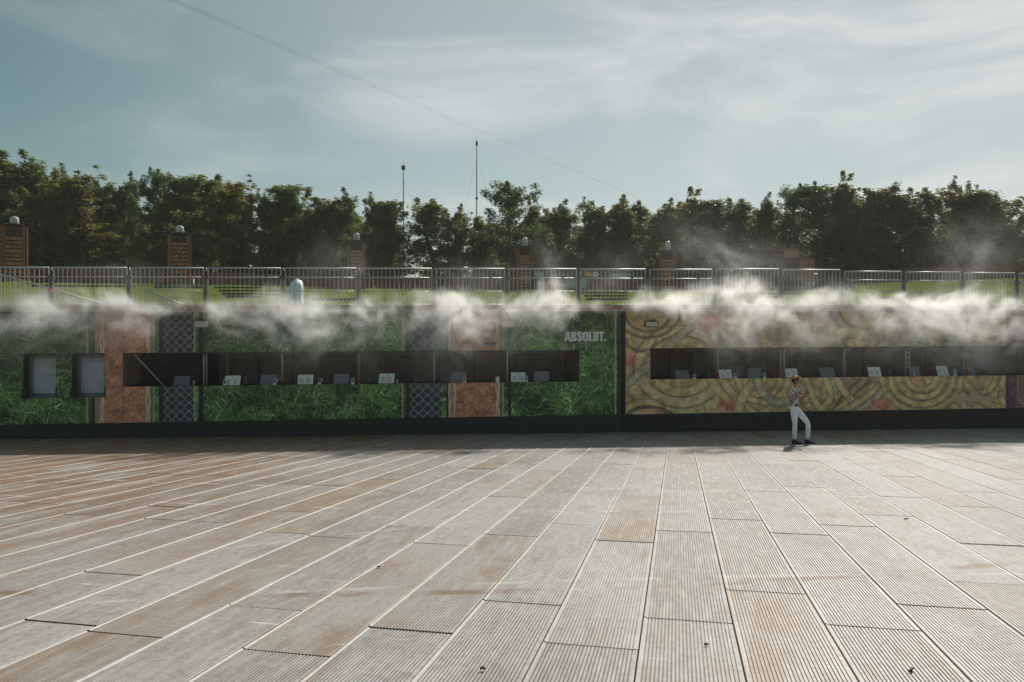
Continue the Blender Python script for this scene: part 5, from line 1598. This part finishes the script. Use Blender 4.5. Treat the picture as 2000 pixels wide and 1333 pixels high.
    # clothes
    jeans = skin_obj('jeans', [
        ([e(q(0, 0, 1.05), .125, .105), e(q(-.005, 0, .97), .140, .125), e(q(.0, 0, .90), .135, .12)], None),
        ([e(q(.0, .095, .86), .098, .09), e(q(.02, .09, .70), .088), e(kneeR, .062), e(q(.02, .09, .34), .064), e(q(.03, .09, .12), .050)], (0, 2)),
        ([e(q(.035, -.09, .86), .098, .09), e(q(.19, -.085, .71), .088), e(kneeL, .062), e(q(.325, -.09, .34), .064), e(q(.31, -.10, .115), .050)], (0, 2))], M['jeans'], root)
    shirt = skin_obj('shirt', [
        ([e(q(.0, 0, .955), .138, .125), e(q(.005, 0, 1.02), .135, .122), e(q(.01, 0, 1.15), .145, .128), e(q(.02, 0, 1.30), .160, .132), e(q(.02, 0, 1.405), .125, .095), e(q(.022, 0, 1.45), .065, .06)], None),
        ([e(q(.0, .155, 1.41), .075), e(tuple(Vector(shR[:3]).lerp(Vector(elR[:3]), .35)), .074), e(tuple(Vector(shR[:3]).lerp(Vector(elR[:3]), .72)), .070)], (0, 4)),
        ([e(q(.03, -.155, 1.41), .075), e(tuple(Vector(shL[:3]).lerp(Vector(elL[:3]), .35)), .074), e(tuple(Vector(shL[:3]).lerp(Vector(elL[:3]), .72)), .070)], (0, 4))], M['shirt'], root)
    wb = Vector(wrR[:3]); d = (wb - Vector(elR[:3])).normalized()
    MB().tube([wb - d * .035, wb - d * .005], .034, 12).build('wristband', M['yellow'], root)
    for ank, yaw in ((ankR, 0), (ankL, .15)):
        a = Vector(ank[:3])
        ff = (F + Rt * -yaw).normalized(); rr2 = ff.cross(Up)
        gz = ground(a.x + ff.x * .06, a.y + ff.y * .06)
        gs = (ground(a.x + ff.x, a.y + ff.y) - ground(a.x, a.y))
        def g_(f_, s_, z): 
            p = a + ff * f_ + rr2 * s_
            return (p.x, p.y, ground(p.x, p.y) + z)
        secs = [(-.075, .030, .085), (-.06, .036, .105), (-.01, .040, .115), (.05, .042, .085), (.11, .047, .062), (.155, .042, .048), (.185, .022, .034)]
        vs = []
        for f_, w_, h in secs:
            vs += [g_(f_, -w_, .022), g_(f_, -w_, .022 + (h - .022) * .55), g_(f_, -w_ * .55, h), g_(f_, w_ * .55, h), g_(f_, w_, .022 + (h - .022) * .55), g_(f_, w_, .022)]
        fs = [(i * 6 + k_, i * 6 + k_ + 1, (i + 1) * 6 + k_ + 1, (i + 1) * 6 + k_) for i in range(len(secs) - 1) for k_ in range(5)] + [tuple(range(6)), tuple(reversed([36 + k_ for k_ in range(6)]))]
        sh = MB().add(vs, fs, True).build('shoe', M['shoe'], root)
        vs = []
        for f_, w_, h in secs: vs += [g_(f_ * 1.03, -w_ * 1.08, 0), g_(f_ * 1.03, -w_ * 1.08, .021), g_(f_ * 1.03, w_ * 1.08, .021), g_(f_ * 1.03, w_ * 1.08, 0)]
        fs = [(i * 4 + k_, i * 4 + (k_ + 1) % 4, (i + 1) * 4 + (k_ + 1) % 4, (i + 1) * 4 + k_) for i in range(len(secs) - 1) for k_ in range(4)] + [(0, 1, 2, 3), (27, 26, 25, 24)]
        MB().add(vs, fs).build('sole', M['sole'], sh)
    # phone, held in both hands
    pc = Vector(q(.325, .065, 1.385)[:3])
    ph = thing('phone', 'phone held up in both hands by the standing person', 'phone', Vector((X, YP, fz)) + pc)
    n_ = (F * .75 + Up * .35).normalized(); u_ = (Up - n_ * Up.dot(n_)).normalized()
    MB().obox((0, 0, 0), Rt, n_, u_, .038, .005, .075).build('case', M['black_metal'], ph)
    MB().obox(-n_ * .0056, Rt, n_, u_, .034, .0005, .068).build('screen', M['slate'], ph)
person()

for x, y, r_, lab in [(1778, 1312, .05, 'dark twig lying on the floor near the bottom right corner'), (1380, 1262, .03, 'dark leaf scrap on the floor right of the bottom middle'), (740, 1109, .025, 'small dark leaf on a panel seam left of the middle'), (1768, 1016, .06, 'thin dark twig on the floor at the right'), (942, 1312, .03, 'dark leaf scrap at the bottom edge left of the middle'), (325, 897, .05, 'small dark leaf scrap at the far left near the shadow edge')]:
    Yd = 2380 / (y - 740 + .003 * (x - 1000)); Xd = (x - 1000) / FPX * Yd
    t = thing('twig' if 'twig' in lab else 'dry_leaf', lab, 'twig' if 'twig' in lab else 'leaf', (Xd, Yd, floor_z(Xd, Yd) + .002))
    rr = random.Random(x); r_ *= .6
    P_ = [Vector((rr.uniform(-1, 1) * r_ * .3 + (k - 1.5) * r_ * .6, rr.uniform(-1, 1) * r_ * .5, .006 + rr.random() * .012)) for k in range(4)]
    MB().tube(P_, [.004, .008, .007, .003], 5).build('stem', M['step_wood'], t)
    MB().add([P_[1] + Vector((0, -.2 * r_, 0)), P_[2] + Vector((.1 * r_, .25 * r_, .01)), P_[2] + Vector((.5 * r_, .5 * r_, .012)), P_[1] + Vector((.2 * r_, .6 * r_, .004))], [(0, 1, 2, 3)]).build('flake', M['step_wood'], t)
for x, y, zc, lab in [(480, 736, ZO0L, 'slim brown tap column right of the first white menu sheet'), (812, 737, ZO0L, 'slim steel tap column left of the post in the fifth bay'), (720, 738, ZO0L, 'slim steel tap column right of the red clamps'), (1385, 727, ZO0R, 'slim tap column left of the first post of the gold bar'), (1446, 728, ZO0R, 'slim tap column right of the first card holder pair on the gold bar'), (1738, 722, ZO0R, 'slim tap column right of the third white menu sheet of the gold bar')]:
    u0 = U(x, .35)
    t = wthing('beer_tap', lab, 'tap', u0, .35, zc)
    MB().tube([(u0, .35, zc), (u0, .35, ZH(x, y, .35))], .016, 8).build('column', M['galv'], t)
    MB().tube([(u0, .35, ZH(x, y + 2, .35)), (u0, .27, ZH(x, y + 3, .35))], .010, 6).build('spout', M['galv'], t)
    MB().lathe((u0, .35, zc + .0005), [(.035, 0), (.035, .012), (.018, .02)], 10).build('base', M['steel_dark'], t)
# ------------------------------------------------------------------ mist along the deck edge
def mist():
    u0, u1, v0, v1, z0, z1 = -16.5, 19.5, -4.2, 1.0, 1.5, 7.0
    ng = bpy.data.node_groups.new('mist density', 'GeometryNodeTree')
    ng.interface.new_socket('Geometry', in_out='INPUT', socket_type='NodeSocketGeometry')
    ng.interface.new_socket('Geometry', in_out='OUTPUT', socket_type='NodeSocketGeometry')
    n, l = ng.nodes, ng.links
    go = n.new('NodeGroupOutput')
    vc = n.new('GeometryNodeVolumeCube')
    vc.inputs['Min'].default_value = (u0, v0, z0); vc.inputs['Max'].default_value = (u1, v1, z1)
    vc.inputs['Resolution X'].default_value = 900; vc.inputs['Resolution Y'].default_value = 60; vc.inputs['Resolution Z'].default_value = 110
    sm = n.new('GeometryNodeSetMaterial')
    l.new(vc.outputs[0], sm.inputs[0]); l.new(sm.outputs[0], go.inputs[0])
    def mt(op, *a, clamp=False):
        x = n.new('ShaderNodeMath'); x.operation = op; x.use_clamp = clamp
        for i, q in enumerate(a):
            if isinstance(q, (int, float)): x.inputs[i].default_value = q
            else: l.new(q, x.inputs[i])
        return x.outputs[0]
    pos = n.new('GeometryNodeInputPosition').outputs[0]
    def noise(scale, detail, vec, rough=.6, w=None):
        x = n.new('ShaderNodeTexNoise'); x.inputs['Scale'].default_value = scale; x.inputs['Detail'].default_value = detail; x.inputs['Roughness'].default_value = rough
        l.new(vec, x.inputs['Vector'])
        return x
    # large swirls carry the small ones
    nw = noise(.55, 2, pos)
    vm = n.new('ShaderNodeVectorMath'); vm.operation = 'SUBTRACT'; l.new(nw.outputs['Color'], vm.inputs[0]); vm.inputs[1].default_value = (.5, .5, .5)
    vs = n.new('ShaderNodeVectorMath'); vs.operation = 'MULTIPLY'; l.new(vm.outputs[0], vs.inputs[0]); vs.inputs[1].default_value = (2.6, 1.2, 1.5)
    va = n.new('ShaderNodeVectorMath'); va.operation = 'ADD'; l.new(pos, va.inputs[0]); l.new(vs.outputs[0], va.inputs[1])
    sx = n.new('ShaderNodeSeparateXYZ'); l.new(va.outputs[0], sx.inputs[0])
    s0 = n.new('ShaderNodeSeparateXYZ'); l.new(pos, s0.inputs[0])
    uf = mt('DIVIDE', mt('SUBTRACT', s0.outputs[0], u0), u1 - u0, clamp=True)
    def fcurve(pts, key=0.0):
        c = n.new('ShaderNodeFloatCurve')
        mp = c.mapping
        cv = mp.curves[0]
        pts = [((U(x, -1.6) - u0) / (u1 - u0), y) for x, y in pts]
        pts = [(max(0, min(1, a)), b) for a, b in pts]
        cv.points[0].location = pts[0]; cv.points[1].location = pts[-1]
        for a, b in pts[1:-1]: cv.points.new(a, b)
        for p in cv.points: p.handle_type = 'AUTO_CLAMPED'
        mp.update()
        l.new(uf, c.inputs['Value'])
        return c.outputs[0]
    st = fcurve([(-120, .3), (0, .5), (60, .72), (140, .8), (220, .75), (280, .8), (325, .35), (385, .25), (420, .5), (500, .75), (600, .8), (700, .85), (760, .6), (805, .45), (860, .9), (950, 1), (1050, 1), (1115, .75), (1142, .2), (1160, .35), (1185, .12), (1240, .55), (1300, .85), (1400, 1), (1480, .9), (1520, .45), (1560, .6), (1640, .5), (1700, .62), (1800, .85), (1900, 1), (1950, .7), (1985, .4), (2050, .5)])
    bl = fcurve([(-120, .4), (0, .40), (100, .55), (200, .5), (300, .42), (350, .15), (450, .40), (550, .62), (650, .72), (750, .7), (850, .92), (950, .6), (1050, .5), (1110, .28), (1150, .10), (1250, .10), (1330, .22), (1390, .6), (1480, .92), (1600, .85), (1700, .82), (1800, .80), (1900, .9), (2050, .85)])
    ab = fcurve([(-120, .2), (0, .22), (150, .24), (330, .16), (420, .18), (560, .22), (700, .26), (800, .2), (950, .26), (1030, .30), (1078, .50), (1110, .30), (1150, .16), (1250, .22), (1330, .34), (1400, .42), (1480, .34), (1520, .2), (1600, .26), (1700, .24), (1800, .32), (1880, .42), (1950, .30), (2050, .2)])
    dz = mt('SUBTRACT', sx.outputs[2], 3.95)
    up_ = mt('DIVIDE', mt('MAXIMUM', dz, 0.0), mt('MULTIPLY', ab, 1.25))
    dn_ = mt('DIVIDE', mt('MAXIMUM', mt('MULTIPLY', dz, -1.0), 0.0), mt('MULTIPLY', bl, 1.9))
    ez = mt('EXPONENT', mt('MULTIPLY', mt('ADD', mt('POWER', up_, 2.0), mt('POWER', dn_, 2.0)), -1.0))
    dn_bias = mt('SUBTRACT', 1.0, mt('MULTIPLY', mt('MINIMUM', dn_, 1.6), .28))
    # in front of the wall below, spreading both ways above
    dv = mt('DIVIDE', mt('ADD', s0.outputs[1], 1.75), .80)
    ev = mt('EXPONENT', mt('MULTIPLY', mt('MULTIPLY', dv, dv), -1.0))
    n2 = noise(2.3, 7, va.outputs[0], .60).outputs['Fac']
    puff = n.new('ShaderNodeMapRange'); puff.interpolation_type = 'SMOOTHSTEP'
    l.new(n2, puff.inputs['Value']); puff.inputs['From Min'].default_value = .38; puff.inputs['From Max'].default_value = .70
    nt_ = noise(.75, 2, pos, .5).outputs['Fac']
    tuft = n.new('ShaderNodeMapRange'); tuft.interpolation_type = 'SMOOTHSTEP'
    l.new(nt_, tuft.inputs['Value']); tuft.inputs['From Min'].default_value = .38; tuft.inputs['From Max'].default_value = .60; tuft.inputs['To Min'].default_value = .14
    # threshold follows the envelope so that edges break up into wisps
    body = mt('MULTIPLY', mt('MULTIPLY', mt('MULTIPLY', ez, ev), mt('MULTIPLY', st, dn_bias)), mt('MULTIPLY_ADD', mt('MULTIPLY', puff.outputs[0], tuft.outputs[0]), 2.1, .05))
    body = mt('MULTIPLY', mt('MAXIMUM', mt('SUBTRACT', body, .045), 0.0), 1.55)
    # tall plumes drifting up from the railing
    tot = body
    for x, zc, hu, hz, lean, amp in [(1425, 5.35, 1.2, .8, -.85, .15), (1890, 5.45, .9, .85, .45, .12), (1085, 4.75, .32, .6, -.2, .22), (660, 5.0, .8, .6, .2, .07), (1180, 4.9, .8, .5, .1, .07), (250, 4.7, .7, .4, .2, .05), (930, 4.7, .8, .4, .2, .06), (1560, 4.4, .24, .35, -.3, .16), (1640, 4.35, .26, .35, .2, .18), (372, 4.25, .18, .4, -.5, .18)]:
        du = mt('DIVIDE', mt('SUBTRACT', mt('SUBTRACT', sx.outputs[0], U(x, -1.6)), mt('MULTIPLY', mt('SUBTRACT', sx.outputs[2], zc), lean)), hu)
        dz2 = mt('DIVIDE', mt('SUBTRACT', sx.outputs[2], zc), hz)
        g_ = mt('EXPONENT', mt('MULTIPLY', mt('ADD', mt('MULTIPLY', du, du), mt('MULTIPLY', dz2, dz2)), -1.0))
        tot = mt('ADD', tot, mt('MULTIPLY', mt('MULTIPLY', g_, ev), mt('MULTIPLY', mt('MULTIPLY_ADD', puff.outputs[0], 1.2, .05), amp)))
    # the jets of the single nozzles, blown sideways
    ju = mt('ADD', sx.outputs[0], mt('MULTIPLY', mt('SUBTRACT', s0.outputs[2], 3.9), .9))
    jf = mt('MULTIPLY', mt('SUBTRACT', mt('FRACT', mt('DIVIDE', ju, .55)), .5), .55)
    jw = mt('MULTIPLY_ADD', mt('ABSOLUTE', mt('SUBTRACT', s0.outputs[2], 3.86)), .30, .05)
    jx = mt('DIVIDE', jf, jw)
    jz = mt('DIVIDE', mt('SUBTRACT', s0.outputs[2], 3.98), .16)
    jv = mt('DIVIDE', mt('ADD', s0.outputs[1], 1.02), .14)
    jg = mt('EXPONENT', mt('MULTIPLY', mt('ADD', mt('ADD', mt('MULTIPLY', jx, jx), mt('MULTIPLY', jz, jz)), mt('MULTIPLY', jv, jv)), -1.0))
    tot = mt('ADD', tot, mt('MULTIPLY', mt('MULTIPLY', jg, st), mt('MULTIPLY', tuft.outputs[0], 1.5)))
    # thin veil drifting down the front
    veil = mt('EXPONENT', mt('MULTIPLY', mt('POWER', mt('DIVIDE', mt('SUBTRACT', s0.outputs[2], 2.9), .95), 2.0), -1.0))
    tot = mt('ADD', tot, mt('MULTIPLY', mt('MULTIPLY', mt('MULTIPLY', veil, ev), mt('MULTIPLY', bl, mt('MULTIPLY_ADD', puff.outputs[0], 1.0, .12))), .19))
    # nothing inside the wall or deck
    wall = mt('LESS_THAN', s0.outputs[1], -.02)
    above = mt('GREATER_THAN', s0.outputs[2], 3.96)
    tot = mt('MULTIPLY', tot, mt('MAXIMUM', wall, above))
    tot = mt('MULTIPLY', tot, 1.25)
    l.new(tot, vc.inputs['Density'])
    m = bpy.data.materials.new('water mist')
    m.use_nodes = True
    mn, ml = m.node_tree.nodes, m.node_tree.links
    mn.clear()
    out = mn.new('ShaderNodeOutputMaterial')
    pv_ = mn.new('ShaderNodeVolumePrincipled')
    pv_.inputs['Color'].default_value = (.97, .98, .98, 1)
    pv_.inputs['Density'].default_value = 1.0
    pv_.inputs['Anisotropy'].default_value = .42
    ml.new(pv_.outputs[0], out.inputs['Volume'])
    sm.inputs['Material'].default_value = m
    me = bpy.data.meshes.new('mist')
    me.from_pydata([(u0, v0, z0), (u1, v1, z1), (u0, v1, z0)], [], [(0, 1, 2)])
    me.materials.append(m)
    o = place('mist', me)
    o.location = W(0, 0, 0); o.rotation_euler = (0, 0, TH)
    md = o.modifiers.new('mist', 'NODES'); md.node_group = ng
    tag(o, 'white cooling mist blowing along the deck edge in front of both bars', kind='stuff')
mist()

# ------------------------------------------------------------------ thin haze over the whole site, added to lift the dark tones
def haze():
    m = bpy.data.materials.new('added haze'); m.use_nodes = True
    n, l = m.node_tree.nodes, m.node_tree.links
    n.clear()
    out = n.new('ShaderNodeOutputMaterial'); v = n.new('ShaderNodeVolumePrincipled')
    v.inputs['Color'].default_value = (.95, .97, .98, 1); v.inputs['Density'].default_value = 0.00032; v.inputs['Anisotropy'].default_value = .3
    l.new(v.outputs[0], out.inputs['Volume'])
    o = MB().box(-500, 500, -460, 540, -2.8, 30).build('haze', m)
    tag(o, 'thin haze added over the whole site to lift the darks', kind='stuff')
haze()
